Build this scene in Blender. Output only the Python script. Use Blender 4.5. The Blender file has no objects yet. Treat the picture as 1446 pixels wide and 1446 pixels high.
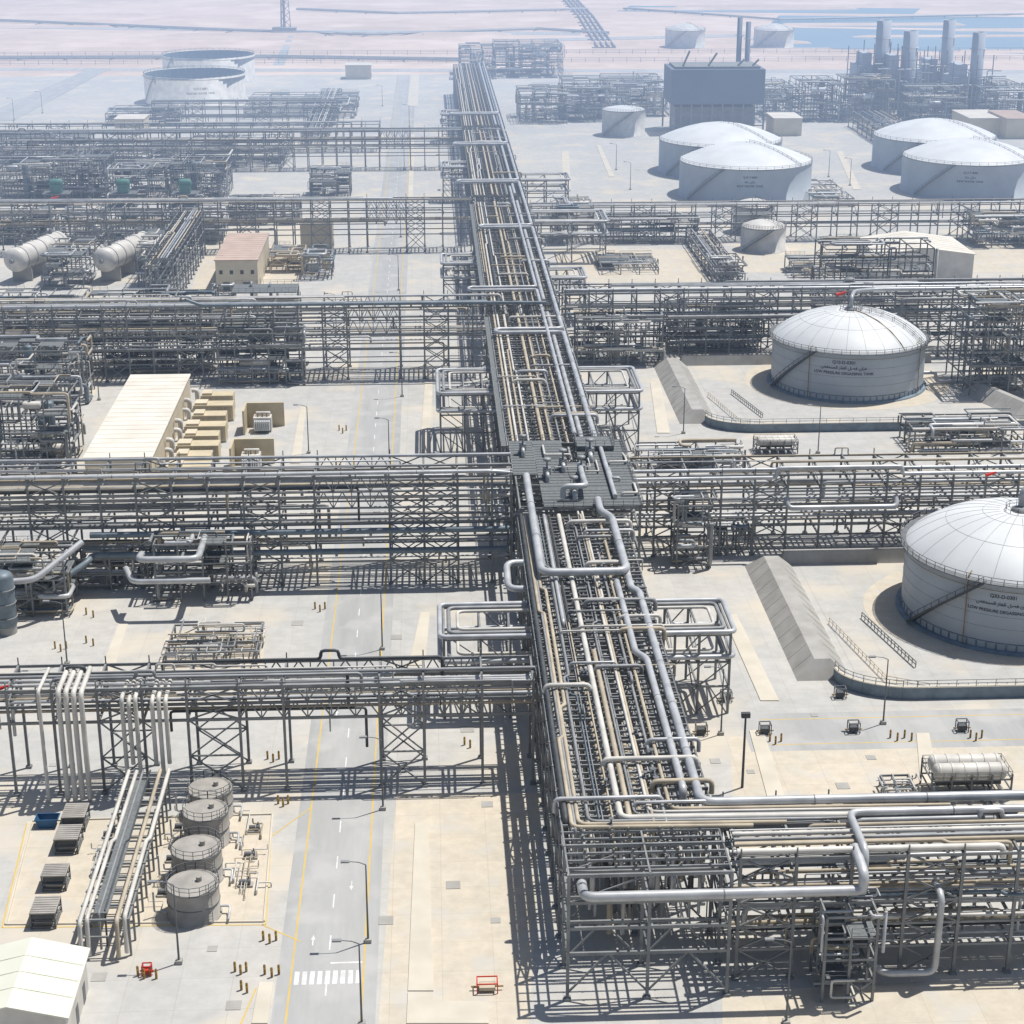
import bpy, math, random
from mathutils import Vector, Matrix
S=bpy.context.scene; COL=S.collection
# ------------------------------------------------------------------ camera model
F=2500.0; HC=120.0; PIT=math.atan(913/F); YAW=math.atan(123*math.cos(PIT)/F)
sp,cp,sy,cy=math.sin(PIT),math.cos(PIT),math.sin(YAW),math.cos(YAW)
def P(px,py,z=0.0):
    u=(px-723)/F; v=(py-723)/F
    t=(HC-z)/(sp+v*cp); d=t*(cp-v*sp)
    return (d*sy+t*u*cy, d*cy-t*u*sy)
cam=bpy.data.cameras.new('camera'); co=bpy.data.objects.new('camera',cam); COL.objects.link(co)
co.location=(0,0,HC); co.rotation_euler=(math.pi/2-PIT,0,-YAW)
cam.sensor_width=36; cam.lens=F/1446*36; cam.clip_start=1; cam.clip_end=60000
S.camera=co
# ------------------------------------------------------------------ world + sun
W=bpy.data.worlds.new('World'); S.world=W; W.use_nodes=True
nt=W.node_tree; bg=nt.nodes['Background']; sk=nt.nodes.new('ShaderNodeTexSky'); sk.sky_type='NISHITA'
sk.sun_disc=False; EL=math.radians(68); AZ=math.radians(60)
sk.sun_elevation=EL; sk.sun_rotation=AZ; sk.dust_density=1.5
nt.links.new(sk.outputs[0],bg.inputs[0]); bg.inputs[1].default_value=0.09
sl=bpy.data.lights.new('sun','SUN'); so=bpy.data.objects.new('sun',sl); COL.objects.link(so)
sl.energy=5.0; sl.angle=math.radians(0.5); sl.color=(1,0.965,0.91)
sd=Vector((math.sin(AZ)*math.cos(EL),math.cos(AZ)*math.cos(EL),math.sin(EL)))
so.rotation_euler=sd.to_track_quat('Z','Y').to_euler(); so.location=(0,0,300)
S.view_settings.view_transform='Standard'; S.view_settings.look='None'; S.view_settings.exposure=0
# ------------------------------------------------------------------ materials
def mat(name,c,rough=.6,metal=0,c2=None,scale=.6,fine=4.0,bump=0,spec=.4):
    m=bpy.data.materials.new(name); m.use_nodes=True; n=m.node_tree; b=n.nodes['Principled BSDF']
    b.inputs['Roughness'].default_value=rough; b.inputs['Metallic'].default_value=metal
    b.inputs['Specular IOR Level'].default_value=spec
    g=n.nodes.new('ShaderNodeNewGeometry'); t=n.nodes.new('ShaderNodeTexNoise'); t.inputs['Scale'].default_value=scale; t.inputs['Detail'].default_value=fine
    n.links.new(g.outputs['Position'],t.inputs['Vector'])
    r=n.nodes.new('ShaderNodeValToRGB'); r.color_ramp.elements[0].position=.35; r.color_ramp.elements[1].position=.65
    c2=c2 or tuple(x*.72 for x in c)
    r.color_ramp.elements[0].color=(*c2,1); r.color_ramp.elements[1].color=(*c,1)
    n.links.new(t.outputs[0],r.inputs[0]); n.links.new(r.outputs[0],b.inputs['Base Color'])
    return m
M={}
M['steel']=mat('galvanised_steel',(.25,.26,.262),.65,.05)
M['steeld']=mat('weathered_steel',(.16,.17,.178),.65,.05)
M['clad']=mat('pipe_cladding',(.52,.53,.535),.42,.2,(.38,.39,.40),.35)
M['clad2']=mat('dull_cladding',(.31,.318,.322),.5,.1,None,.35)
M['lite']=mat('light_cladding',(.64,.615,.56),.5,.0,(.49,.47,.43),.3)
M['tan']=mat('tan_insulation',(.50,.43,.32),.65,0,(.36,.31,.235),.3)
M['dark']=mat('dark_pipe',(.08,.088,.095),.55,.1)
M['bluep']=mat('blue_grey_pipe',(.18,.225,.26),.5,.1)
M['deck']=mat('steel_grating',(.17,.185,.19),.8,.05,None,2)
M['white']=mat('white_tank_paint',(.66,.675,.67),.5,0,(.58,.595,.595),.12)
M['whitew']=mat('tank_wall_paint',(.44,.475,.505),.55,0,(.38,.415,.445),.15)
M['blued']=mat('blue_grey_skirt',(.21,.27,.32),.6)
M['cream']=mat('cream_cladding',(.64,.56,.42),.6,0,(.56,.49,.36),.2)
M['creamd']=mat('cream_cabinet',(.58,.49,.33),.6,0,(.49,.42,.28),.4)
M['roofw']=mat('pale_roof',(.70,.66,.58),.7,0,(.62,.57,.49),.15)
M['roofp']=mat('brown_roof',(.50,.38,.31),.8,0,(.43,.33,.27),.2)
M['roofg']=mat('cream_green_roof',(.66,.66,.56),.6,0,(.62,.625,.52),.2)
M['glass']=mat('window_glass',(.04,.05,.06),.15)
M['yellow']=mat('yellow_paint',(.62,.40,.05),.6)
M['ochre']=mat('bollard_paint',(.31,.19,.05),.6)
M['red']=mat('red_paint',(.60,.03,.02),.6,0,(.5,.03,.02))
M['blue']=mat('blue_bin_paint',(.03,.12,.25),.6)
M['green']=mat('green_equipment_paint',(.08,.22,.18),.6)
M['conc']=mat('dike_concrete',(.39,.38,.355),.85,0,(.31,.30,.275),.3,8)
M['concl']=mat('pale_kerb_concrete',(.58,.53,.44),.85,0,(.50,.46,.38),.2,8)
M['tankg']=mat('grey_tank_paint',(.37,.35,.315),.6,.0,(.28,.265,.24),.5)
M['hrsg']=mat('boiler_casing',(.44,.47,.51),.65,.0,(.38,.41,.45),.1)
M['housep']=mat('boiler_house_cladding',(.15,.19,.25),.6,.0,(.13,.17,.225),.1)
M['ink']=mat('black_lettering',(.02,.025,.04),.6)
M['dkbox']=mat('dark_louvre',(.09,.10,.105),.7)
M['wline']=mat('white_road_paint',(.75,.75,.73),.7)
M['yline']=mat('yellow_road_paint',(.60,.42,.10),.7,0,(.5,.38,.14))
M['water']=mat('pond_water',(.13,.25,.31),.2,0,(.10,.21,.28),.01)
def groundmat(name,ca,cb,cc,s1,s2,joint=0,streak=False,dark=.85):
    m=bpy.data.materials.new(name); m.use_nodes=True; n=m.node_tree; b=n.nodes['Principled BSDF']
    b.inputs['Roughness'].default_value=.92; b.inputs['Specular IOR Level'].default_value=.2
    g=n.nodes.new('ShaderNodeNewGeometry'); L=n.links.new
    mp=n.nodes.new('ShaderNodeMapping'); L(g.outputs['Position'],mp.inputs[0])
    if streak: mp.inputs['Scale'].default_value=(1,.12,1)
    t=n.nodes.new('ShaderNodeTexNoise'); t.inputs['Scale'].default_value=s1; t.inputs['Detail'].default_value=6; t.inputs['Roughness'].default_value=.62
    L(mp.outputs[0],t.inputs['Vector'])
    r=n.nodes.new('ShaderNodeValToRGB'); r.color_ramp.elements[0].position=.42; r.color_ramp.elements[1].position=.60
    r.color_ramp.elements[0].color=(*ca,1); r.color_ramp.elements[1].color=(*cb,1); L(t.outputs[0],r.inputs[0])
    t2=n.nodes.new('ShaderNodeTexNoise'); t2.inputs['Scale'].default_value=s2; t2.inputs['Detail'].default_value=8; t2.inputs['Roughness'].default_value=.7
    L(mp.outputs[0],t2.inputs['Vector'])
    r2=n.nodes.new('ShaderNodeValToRGB'); r2.color_ramp.elements[0].position=.3; r2.color_ramp.elements[1].position=.7
    r2.color_ramp.elements[0].color=(dark,dark,dark*.98,1); r2.color_ramp.elements[1].color=(1.06,1.06,1.05,1); L(t2.outputs[0],r2.inputs[0])
    mx=n.nodes.new('ShaderNodeMix'); mx.data_type='RGBA'; mx.blend_type='MULTIPLY'; mx.inputs[0].default_value=1
    L(r.outputs[0],mx.inputs[6]); L(r2.outputs[0],mx.inputs[7]); out=mx.outputs[2]
    t3=n.nodes.new('ShaderNodeTexNoise'); t3.inputs['Scale'].default_value=s1*3.1; t3.inputs['Detail'].default_value=3; L(g.outputs['Position'],t3.inputs['Vector'])
    r3=n.nodes.new('ShaderNodeValToRGB'); r3.color_ramp.elements[0].position=.52; r3.color_ramp.elements[1].position=.68
    r3.color_ramp.elements[0].color=(0,0,0,1); r3.color_ramp.elements[1].color=(.8,.8,.8,1); L(t3.outputs[0],r3.inputs[0])
    m2=n.nodes.new('ShaderNodeMix'); m2.data_type='RGBA'; L(r3.outputs[0],m2.inputs[0]); L(out,m2.inputs[6]); m2.inputs[7].default_value=(*cc,1); out=m2.outputs[2]
    if joint:
        bk=n.nodes.new('ShaderNodeTexBrick'); bk.inputs['Scale'].default_value=1; bk.offset=0
        bk.inputs['Brick Width'].default_value=joint; bk.inputs['Row Height'].default_value=joint; bk.inputs['Mortar Size'].default_value=.05; bk.inputs['Mortar Smooth'].default_value=.3
        bk.inputs['Color1'].default_value=(1,1,1,1); bk.inputs['Color2'].default_value=(.96,.96,.955,1); bk.inputs['Mortar'].default_value=(.86,.85,.83,1)
        L(g.outputs['Position'],bk.inputs[0])
        m3=n.nodes.new('ShaderNodeMix'); m3.data_type='RGBA'; m3.blend_type='MULTIPLY'; m3.inputs[0].default_value=1
        L(out,m3.inputs[6]); L(bk.outputs[0],m3.inputs[7]); out=m3.outputs[2]
    L(out,b.inputs['Base Color']); return m
M['desert']=groundmat('desert_sand',(.56,.43,.35),(.65,.51,.42),(.70,.56,.47),.006,.05)
M['pad']=groundmat('concrete_paving',(.45,.445,.43),(.50,.485,.455),(.565,.505,.41),.02,.35,6)
M['road']=groundmat('pale_asphalt',(.365,.368,.365),(.42,.418,.41),(.44,.435,.42),.05,.3,0,True,.86)
M['sand']=groundmat('sandy_beige_paving',(.54,.49,.405),(.585,.52,.425),(.50,.48,.44),.06,.5,6)
# ------------------------------------------------------------------ mesh builder
ORG={}
class MB:
    def __init__(s): s.v=[]; s.f=[]; s.s=[]
    def add(s,vs,fs,sm=False):
        o=len(s.v); s.v+=vs
        for f in fs: s.f.append(tuple(i+o for i in f)); s.s.append(sm)
    def box(s,x0,y0,z0,x1,y1,z1):
        if x0>x1:x0,x1=x1,x0
        if y0>y1:y0,y1=y1,y0
        s.add([(x0,y0,z0),(x1,y0,z0),(x1,y1,z0),(x0,y1,z0),(x0,y0,z1),(x1,y0,z1),(x1,y1,z1),(x0,y1,z1)],
              [(3,2,1,0),(4,5,6,7),(0,1,5,4),(1,2,6,5),(2,3,7,6),(3,0,4,7)])
    def quad(s,a,b,c,d): s.add([a,b,c,d],[(0,1,2,3)])
    def bar(s,p,q,w,h=None):
        h=h or w; p=Vector(p); q=Vector(q); d=q-p
        if d.length<1e-4: return
        d.normalize(); up=Vector((0,0,1)) if abs(d.z)<.95 else Vector((0,1,0))
        a=d.cross(up).normalized(); b=a.cross(d)
        vs=[]
        for c in (p,q):
            for i,j in ((-1,-1),(1,-1),(1,1),(-1,1)): vs.append(tuple(c+a*(i*w/2)+b*(j*h/2)))
        s.add(vs,[(0,1,2,3),(7,6,5,4),(0,4,5,1),(1,5,6,2),(2,6,7,3),(3,7,4,0)])
    def tube(s,pts,r,n=7,bend=None,k=3):
        pts=[Vector(p) for p in pts]; out=[pts[0]]
        for i in range(1,len(pts)-1):
            a,b,c=pts[i-1],pts[i],pts[i+1]; d0=(a-b); d1=(c-b); R=min(bend or r*2.2,d0.length*.45,d1.length*.45)
            if d0.length<1e-5 or d1.length<1e-5: continue
            p0=b+d0.normalized()*R; p1=b+d1.normalized()*R
            for j in range(k+1):
                t=j/k; out.append(p0*(1-t)**2+b*(2*t*(1-t))+p1*t*t)
        out.append(pts[-1]); s.rev(out,[r]*len(out),n)
    def rev(s,pts,rad,n=8,caps=True):
        pts=[Vector(p) for p in pts]; vs=[]; prev=None
        for i,p in enumerate(pts):
            if i==0: d=pts[1]-pts[0]
            elif i==len(pts)-1: d=pts[-1]-pts[-2]
            else: d=(pts[i+1]-p).normalized()+(p-pts[i-1]).normalized()
            if d.length<1e-6: d=Vector((0,0,1))
            d.normalize()
            if prev is None:
                up=Vector((0,0,1)) if abs(d.z)<.9 else Vector((0,1,0)); a=d.cross(up).normalized()
            else:
                a=prev-d*prev.dot(d)
                if a.length<1e-6: a=d.orthogonal()
                a.normalize()
            prev=a; b=d.cross(a); r=rad[i]
            for j in range(n):
                th=2*math.pi*j/n; vs.append(tuple(p+a*(math.cos(th)*r)+b*(math.sin(th)*r)))
        fs=[]
        for i in range(len(pts)-1):
            for j in range(n):
                j2=(j+1)%n; fs.append((i*n+j,i*n+j2,(i+1)*n+j2,(i+1)*n+j))
        s.add(vs,fs,True)
        if caps:
            s.add([vs[j] for j in range(n)],[tuple(reversed(range(n)))]); m=(len(pts)-1)*n
            s.add([vs[m+j] for j in range(n)],[tuple(range(n))])
    def drum(s,p,q,r,n=16):
        p=Vector(p);q=Vector(q);d=(q-p);L=d.length;d.normalize(); pts=[];rad=[]
        for t in (0,.35,.7,1): pts.append(p+d*(r*.5*(1-math.cos(t*math.pi/2)))); rad.append(r*max(.05,math.sin(t*math.pi/2)))
        for t in (1,.7,.35,0): pts.append(q-d*(r*.5*(1-math.cos(t*math.pi/2)))); rad.append(r*max(.05,math.sin(t*math.pi/2)))
        s.rev(pts,rad,n)
    def lathe(s,c,prof,n=48,sm=True):
        vs=[];fs=[]
        for r,z in prof:
            for j in range(n):
                th=2*math.pi*j/n; vs.append((c[0]+r*math.cos(th),c[1]+r*math.sin(th),z))
        for i in range(len(prof)-1):
            for j in range(n): j2=(j+1)%n; fs.append((i*n+j,i*n+j2,(i+1)*n+j2,(i+1)*n+j))
        s.add(vs,fs,sm)
    def ring(s,c,R,r,z,n=48,m=4,a0=0,a1=2*math.pi):
        k=max(4,int(n*(a1-a0)/(2*math.pi)))
        pts=[(c[0]+R*math.cos(a0+(a1-a0)*i/k),c[1]+R*math.sin(a0+(a1-a0)*i/k),z) for i in range(k+1)]
        s.rev(pts,[r]*len(pts),m)
    def rail(s,pts,h=1.1,step=1.8,w=.07):
        for i in range(len(pts)-1):
            a=Vector(pts[i]); b=Vector(pts[i+1]); L=(b-a).length; k=max(1,int(L/step))
            for hh in (h,h*.5): s.bar(a+Vector((0,0,hh)),b+Vector((0,0,hh)),w)
            for j in range(k+1):
                q=a.lerp(b,j/k); s.bar(q,q+Vector((0,0,h)),w)
    def build(s,name,m,parent=None,kind=None):
        me=bpy.data.meshes.new(name); o=ORG.get(parent.name,(0,0,0)) if parent else (0,0,0)
        me.from_pydata([(v[0]-o[0],v[1]-o[1],v[2]-o[2]) for v in s.v],[],s.f)
        me.polygons.foreach_set('use_smooth',s.s); me.materials.append(M[m])
        ob=bpy.data.objects.new(name,me); COL.objects.link(ob)
        if parent: ob.parent=parent; ORG[ob.name]=o
        if kind: ob['kind']=kind
        return ob
def tag(o,label,cat,group=None):
    if len(label.split())>16: print('LONG',len(label.split()),label)
    o['label']=label; o['category']=cat
    if group: o['group']=group
    return o
def thing(name,label,cat,loc,group=None):
    o=bpy.data.objects.new(name,None); COL.objects.link(o); o.location=loc; o.empty_display_size=.5
    ORG[o.name]=tuple(loc); return tag(o,label,cat,group)
def dup(o,loc,label,group=None):
    r=o.copy(); COL.objects.link(r); r.location=loc; r['label']=label
    if group: r['group']=group
    for c in list(o.children):
        k=c.copy(); COL.objects.link(k); k.parent=r
        for g in list(c.children):
            h=g.copy(); COL.objects.link(h); h.parent=k
    return r
def one(mb,name,m,label,cat,base,group=None):
    me=bpy.data.meshes.new(name); me.from_pydata([(v[0]-base[0],v[1]-base[1],v[2]-base[2]) for v in mb.v],[],mb.f)
    me.polygons.foreach_set('use_smooth',mb.s); me.materials.append(M[m]); ob=bpy.data.objects.new(name,me); COL.objects.link(ob); ob.location=base
    return tag(ob,label,cat,group)
def struct(mb,name,m): return mb.build(name,m,None,'structure')
PC=['clad']*7+['clad2']*5+['lite']*2+['tan']*4+['dark']*2+['bluep']*1
# ------------------------------------------------------------------ setting
g=MB(); g.quad((-30000,-3000,0),(30000,-3000,0),(30000,40000,0),(-30000,40000,0)); struct(g,'ground','desert')
g=MB(); g.quad((-700,60,.004),(700,60,.004),(700,1110,.004),(-700,1110,.004)); struct(g,'concrete_pad','pad')
def sheet(name,m,rects,z):
    g=MB()
    for x0,y0,x1,y1 in rects: g.quad((x0,y0,z),(x1,y0,z),(x1,y1,z),(x0,y1,z))
    return struct(g,name,m)
sheet('main_road','road',[(-19,60,-7.5,1105)],.012)
sheet('cross_road','road',[(45,226,700,238),(-700,318,-60,330)],.012)
def poly(name,m,pts,z):
    g=MB(); g.add([(*P(x,y),z) for x,y in pts],[tuple(reversed(range(len(pts))))] ); return struct(g,name,m)
poly('sandy_verge','sand',[(530,1500),(745,1500),(765,1120),(560,1120)],.008)
poly('sandy_verge','sand',[(38,1160),(385,1152),(375,1306),(3,1310)],.012)
poly('sandy_verge','sand',[(1040,1200),(1446,1200),(1446,1040),(1290,1040),(1030,1040)],.008)
poly('sandy_verge','sand',[(1020,1500),(1500,1500),(1500,1380),(1020,1400)],.016)
poly('sandy_verge','sand',[(225,945),(370,945),(375,890),(235,890)],.016)
poly('sandy_verge','sand',[(270,412),(420,412),(440,318),(300,318)],.016)
poly('sandy_verge','sand',[(790,398),(1010,398),(1000,352),(785,352)],.016)
poly('sandy_verge','sand',[(1010,385),(1446,385),(1446,345),(1040,345)],.020)
yl=MB(); wl=MB()
for x in (-17.4,-9.1):
    yl.quad((x-.11,60,.018),(x+.11,60,.018),(x+.11,1100,.018),(x-.11,1100,.018))
for i in range(0,110):
    y=80+i*9; wl.quad((-13.33,y,.018),(-13.17,y,.018),(-13.17,y+3,.018),(-13.33,y+3,.018))
y0=P(458,1390)[1]
for i in range(9): wl.quad((-17.0+i*.88,y0,.022),(-16.45+i*.88,y0,.022),(-16.45+i*.88,y0+2.6,.022),(-17.0+i*.88,y0+2.6,.022))
wl.quad((-13,y0+4,.022),(-9.3,y0+4,.022),(-9.3,y0+4.3,.022),(-13,y0+4.3,.022))
for y in (228,236): yl.quad((48,y-.1,.02),(600,y-.1,.02),(600,y+.1,.02),(48,y+.1,.02))
def arrow(x,y,f=1):
    wl.quad((x-.07,y,.022),(x+.07,y,.022),(x+.07,y+1.2*f,.022),(x-.07,y+1.2*f,.022)); wl.add([(x-.28,y+1.2*f,.022),(x+.28,y+1.2*f,.022),(x,y+2.2*f,.022)],[(0,1,2)])
for y in (180,240): arrow(-15.3,y); arrow(-11.2,y+14,-1)
for a,b in (((385,1152),(375,1306)),((375,1306),(3,1310)),((38,1162),(3,1310)),((340,1446),(362,1395)),((385,1180),(440,1140)),((370,1306),(425,1330))):
    p=Vector((*P(*a),.024)); q=Vector((*P(*b),.024)); d=(q-p).normalized(); nn=Vector((-d.y,d.x,0))*.1
    yl.quad(tuple(p-nn),tuple(p+nn),tuple(q+nn),tuple(q-nn))
struct(yl,'yellow_road_marking','yline'); struct(wl,'white_road_marking','wline')
def island(pts,h=.14):
    g=MB(); w=[P(x,y) for x,y in pts]; n=len(w)
    g.add([(x,y,.0) for x,y in w]+[(x,y,h) for x,y in w],[tuple(range(n,2*n))]+[(i,(i+1)%n,n+(i+1)%n,n+i) for i in range(n)])
    struct(g,'kerb_island','concl')
for pts in ([(576,1400),(612,1400),(604,1163),(586,1163)],[(574,1446),(690,1446),(690,1415),(612,1415),(612,1402),(576,1402)],
    [(140,952),(160,952),(181,882),(168,882)],[(355,1446),(378,1446),(386,1388),(366,1388)],[(1085,1132),(1110,1132),(1078,1032),(1058,1032)],
    [(1074,990),(1100,990),(1040,868),(1020,868)],[(577,940),(600,940),(607,865),(594,865)],[(592,640),(606,640),(611,540),(600,540)],
    [(928,612),(946,612),(932,540),(918,540)],[(795,268),(806,268),(803,214),(793,214)],[(1205,268),(1216,268),(1190,214),(1181,214)],
    [(410,655),(424,655),(432,575),(424,575)],[(1300,1110),(1325,1110),(1312,1036),(1294,1036)],[(576,285),(583,285),(585,190),(579,190)],[(575,150),(590,150),(592,105),(580,105)],
    [(118,560),(132,560),(160,500),(150,500)],[(860,250),(868,250),(848,205),(842,205)]): island(pts)
g=MB()
for a,b in (((45,1160),(385,1150)),((385,1150),(373,1302)),((373,1302),(8,1306)),((8,1306),(45,1160))):
    p=P(*a); q=P(*b); g.bar((*p,.1),(*q,.1),.25,.2)
struct(g,'pad_kerb','concl')
g=MB(); rg=random.Random(12)
for px,py in ((688,1136),(640,1250),(545,1300),(700,1300),(1150,1010),(1010,1075),(1230,1070),(420,880),(560,900),(330,1420),(140,1380),(1190,1110),(300,1340),(455,700),(380,545),(900,240),(1060,1090),(660,1030),(75,1080)):
    x,y=P(px,py); w=rg.uniform(.5,1.1); g.box(x-w,y-w,.0,x+w,y+w,.07)
struct(g,'pit_cover','conc')
g=MB()
for a in ([(1060,66),(1446,76),(1446,45),(1068,38)],[(1085,36),(1446,42),(1446,24),(1100,22)],[(870,16),(1290,20),(1300,12),(890,8)]):
    g.add([(*P(x,y),.05) for x,y in a],[(3,2,1,0)])
struct(g,'water_pond','water')
g=MB()
for k,a in enumerate(([(0,100),(1446,104),(1446,99),(0,96)],[(385,92),(402,92),(415,48),(408,48)],[(0,40),(820,50),(820,46),(0,37)],[(-40,170),(20,170),(150,100),(120,100)],[(700,60),(1060,52),(1060,48),(700,56)])):
    g.add([(*P(x,y),.06+k*.02) for x,y in a],[(3,2,1,0)])
struct(g,'desert_road','road')
rng=random.Random(5)
g=MB()
for i in range(26):
    px=rng.uniform(-50,1500); py=rng.uniform(-5,84); x,y=P(px,py); w=rng.uniform(30,140); d=rng.uniform(4,9); h=rng.uniform(.8,2)
    g.add([(x-w,y-d,.0),(x+w,y-d,.0),(x+w,y+d,.0),(x-w,y+d,.0),(x-w*.9,y,h),(x+w*.9,y,h)],[(0,1,5,4),(2,3,4,5),(1,2,5),(3,0,4)])
struct(g,'sand_bank','desert')
# ------------------------------------------------------------------ pipe racks
def rack(label,ax,pos,b0,b1,tiers,fills,seed,top=(),rungs=0,mid=False,truss=(),brace=(),n=6,cw=.36,rmax=.3,walk=False,bt=.3,name='pipe_rack',so=0,cross=0,post=1.1):
    rg=random.Random(seed)
    T=(lambda a,b,z:(b,a,z)) if ax=='y' else (lambda a,b,z:(a,b,z))
    a0,a1=pos[0],pos[-1]; base=T(a0,(b0+b1)/2,0); root=thing(name,label,'pipe rack',base,'pipe racks crossing the plant')
    bs=[b0,b1]+([(b0+b1)/2] if mid else [])
    f=MB(); zt=tiers[-1]
    for b in bs: 
        f.bar(T(a0,b,0),T(a0,b,zt+.2),cw); f.box(*[min(p,q) for p,q in zip(T(a0-.4,b-.4,0),T(a0+.4,b+.4,0))],*[max(p,q) for p,q in zip(T(a0-.4,b-.4,.35),T(a0+.4,b+.4,.35))])
        if post: f.bar(T(a0,b,zt+.2),T(a0,b,zt+.2+post),.16)
    for z in tiers: f.bar(T(a0,b0,z),T(a0,b1,z),.26,.4)
    bb=sorted(bs)
    for i in range(len(bb)-1):
        if ax=='y' and tiers[0]>4: f.bar(T(a0,bb[i],tiers[0]*.15),T(a0,(bb[i]+bb[i+1])/2,tiers[0]),.2); f.bar(T(a0,bb[i+1],tiers[0]*.15),T(a0,(bb[i]+bb[i+1])/2,tiers[0]),.2)
        if i%2==0 and len(tiers)>1: f.bar(T(a0,bb[i],tiers[-2]),T(a0,bb[i+1],tiers[-1]),.16)
    fr=f.build('bent_frame','steel',root); 
    for a in pos[1:]:
        c=fr.copy(); COL.objects.link(c); c.parent=root; c.location=T(a-a0,0,0)
    for z in tiers:
        for b in bs:
            f=MB(); f.bar(T(a0,b,z-.05),T(a1,b,z-.05),.2,bt); f.build('girder','steel' if rg.random()<.7 else 'steeld',root)
    for i in brace:
        if i>=len(pos)-1: continue
        for b in (b0,b1):
            f=MB()
            zz=[0.3]+list(tiers)
            if ax=='x' and tiers[0]>9: zz=[.3,5.5]+list(tiers); f.bar(T(pos[i],b,5.5),T(pos[i+1],b,5.5),.2)
            for k in range(len(zz)-1):
                if zz[k+1]-zz[k]>2: 
                    f.bar(T(pos[i],b,zz[k]),T(pos[i+1],b,zz[k+1]),.19); f.bar(T(pos[i+1],b,zz[k]),T(pos[i],b,zz[k+1]),.19)
            f.build('cross_brace','steel',root)
    for i in truss:
        A,B=pos[i],pos[i+1]; k=max(2,int(round((B-A)/3)))
        for b in (b0,b1):
            f=MB()
            for q in range(len(tiers)-1):
                za,zb=tiers[q],tiers[q+1]
                if q<len(tiers)-3: continue
                for j in range(k):
                    s0=A+(B-A)*j/k; s1=A+(B-A)*(j+1)/k; sm=(s0+s1)/2
                    f.bar(T(s0,b,za),T(sm,b,zb),.17); f.bar(T(sm,b,zb),T(s1,b,za),.17); f.bar(T(s1,b,za),T(s1,b,zb),.17)
            f.build('truss_web','steel',root)
    if rungs:
        f=MB(); f.bar(T(a0+rungs,b0,zt-.02),T(a0+rungs,b1,zt-.02),.2,.28)
        for q in (.12,.3,.42,.62,.7,.88): f.bar(T(a0+rungs,b0+(b1-b0)*q,zt+.1),T(a0+rungs,b0+(b1-b0)*q,zt+.5),.2)
        r0=f.build('cross_beam','steel',root)
        a=a0+2*rungs; cnt=1
        while a<a1-.5:
            if min(abs(a-p) for p in pos)>.5 and cnt<98: c=r0.copy(); COL.objects.link(c); c.parent=root; c.location=T(a-a0-rungs,0,0); cnt+=1
            a+=rungs
    cnt=0
    for z,fl in zip(tiers,fills):
        b=b0+.5
        while b<b1-.4:
            r=rg.choice([.09,.11,.13,.16,.2,.2,.25,.3,.38,.45]); r=min(r,rmax)
            if rg.random()<fl and cnt<90:
                zz=z+.24+r; s0=a0-.4 if (rg.random()<.5 and not so) else a0+so+rg.uniform(0,.4 if not so else .03)*(a1-a0); s1=a1+.4 if rg.random()<.55 else a1-rg.uniform(0,.5)*(a1-a0)
                pts=[]
                if s0>a0: pts.append(T(s0,b,max(.8,zz-rg.choice([1.5,3,5]))))
                pts.append(T(s0,b,zz)); cb=b
                if z==zt and rg.random()<.35:
                    m=s0+(s1-s0)*rg.uniform(.2,.8); hh=rg.uniform(.8,1.5); pts+= [T(m,b,zz),T(m,b,zz+hh),T(m+2.5,b,zz+hh),T(m+2.5,b,zz)]
                elif rg.random()<.5:
                    m=s0+(s1-s0)*rg.uniform(.2,.8); cb=b+rg.choice([-.8,.8]); pts+=[T(m,b,zz),T(m+.4,cb,zz+.02)]
                pts.append(T(s1,cb,zz))
                if s1<a1: pts.append(T(s1,cb,max(.8,zz-rg.choice([1.5,3,6]))))
                f=MB(); f.tube(pts,r,n,k=2); f.build('pipe',rg.choice(PC),root); cnt+=1
            b+=2*r+rg.uniform(.12,.5)
    for i in range(cross):
        a=rg.uniform(a0+so+2,a1-2); r=rg.choice([.12,.16,.2,.28,.34]); z=zt+.9+r; ba=rg.uniform(b0-.6,b1-5); be=min(b1+.6,ba+rg.uniform(3,13))
        f=MB(); f.tube([T(a,ba,z-1.8),T(a,ba,z),T(a,be,z),T(a,be,z-1.8)],r,7); f.build('crossover_pipe',rg.choice(['clad','clad2','lite','tan']),root)
    for i in range(cross):
        a=rg.uniform(a0+so,a1-2); b=rg.choice([b0+rg.uniform(5.2,6.2),b0+rg.uniform(10.5,12.5)]); s=rg.uniform(.35,.6)
        f=MB(); f.rev([T(a-s,b,zt+.5),T(a+s,b,zt+.5)],[s*.6]*2,8); f.rev([T(a,b,zt+.5),T(a,b,zt+1.3)],[.1,.1],5); f.rev([T(a,b,zt+1.3),T(a,b,zt+1.36)],[s*.7]*2,8); f.build('valve','steeld',root)
    for (b,r,m) in top:
        f=MB(); p=[T(a0-.3,b,zt+.22+r)]
        if rg.random()<.6 and rungs and r<.3:
            m1=a0+(a1-a0)*rg.uniform(.3,.7); e=rg.choice([-.45,.45]); p+=[T(m1,b,zt+.22+r),T(m1+.4,b+e,zt+.22+r)]; b=b+e
        p.append(T(a1+.3,b,zt+.22+r))
        f.tube(p,r,8 if r<.4 else 10); f.build('pipe',m,root)
    if walk:
        f=MB(); f.box(*[min(p,q) for p,q in zip(T(a0,b0-1.3,zt),T(a1,b0-.25,zt))],*[max(p,q) for p,q in zip(T(a0,b0-1.3,zt+.06),T(a1,b0-.25,zt+.06))]); f.build('walkway','deck',root)
        f=MB(); f.rail([T(a0,b0-1.3,zt+.06),T(a1,b0-1.3,zt+.06)],step=2); f.build('handrail','steel',root)
    return root
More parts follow.
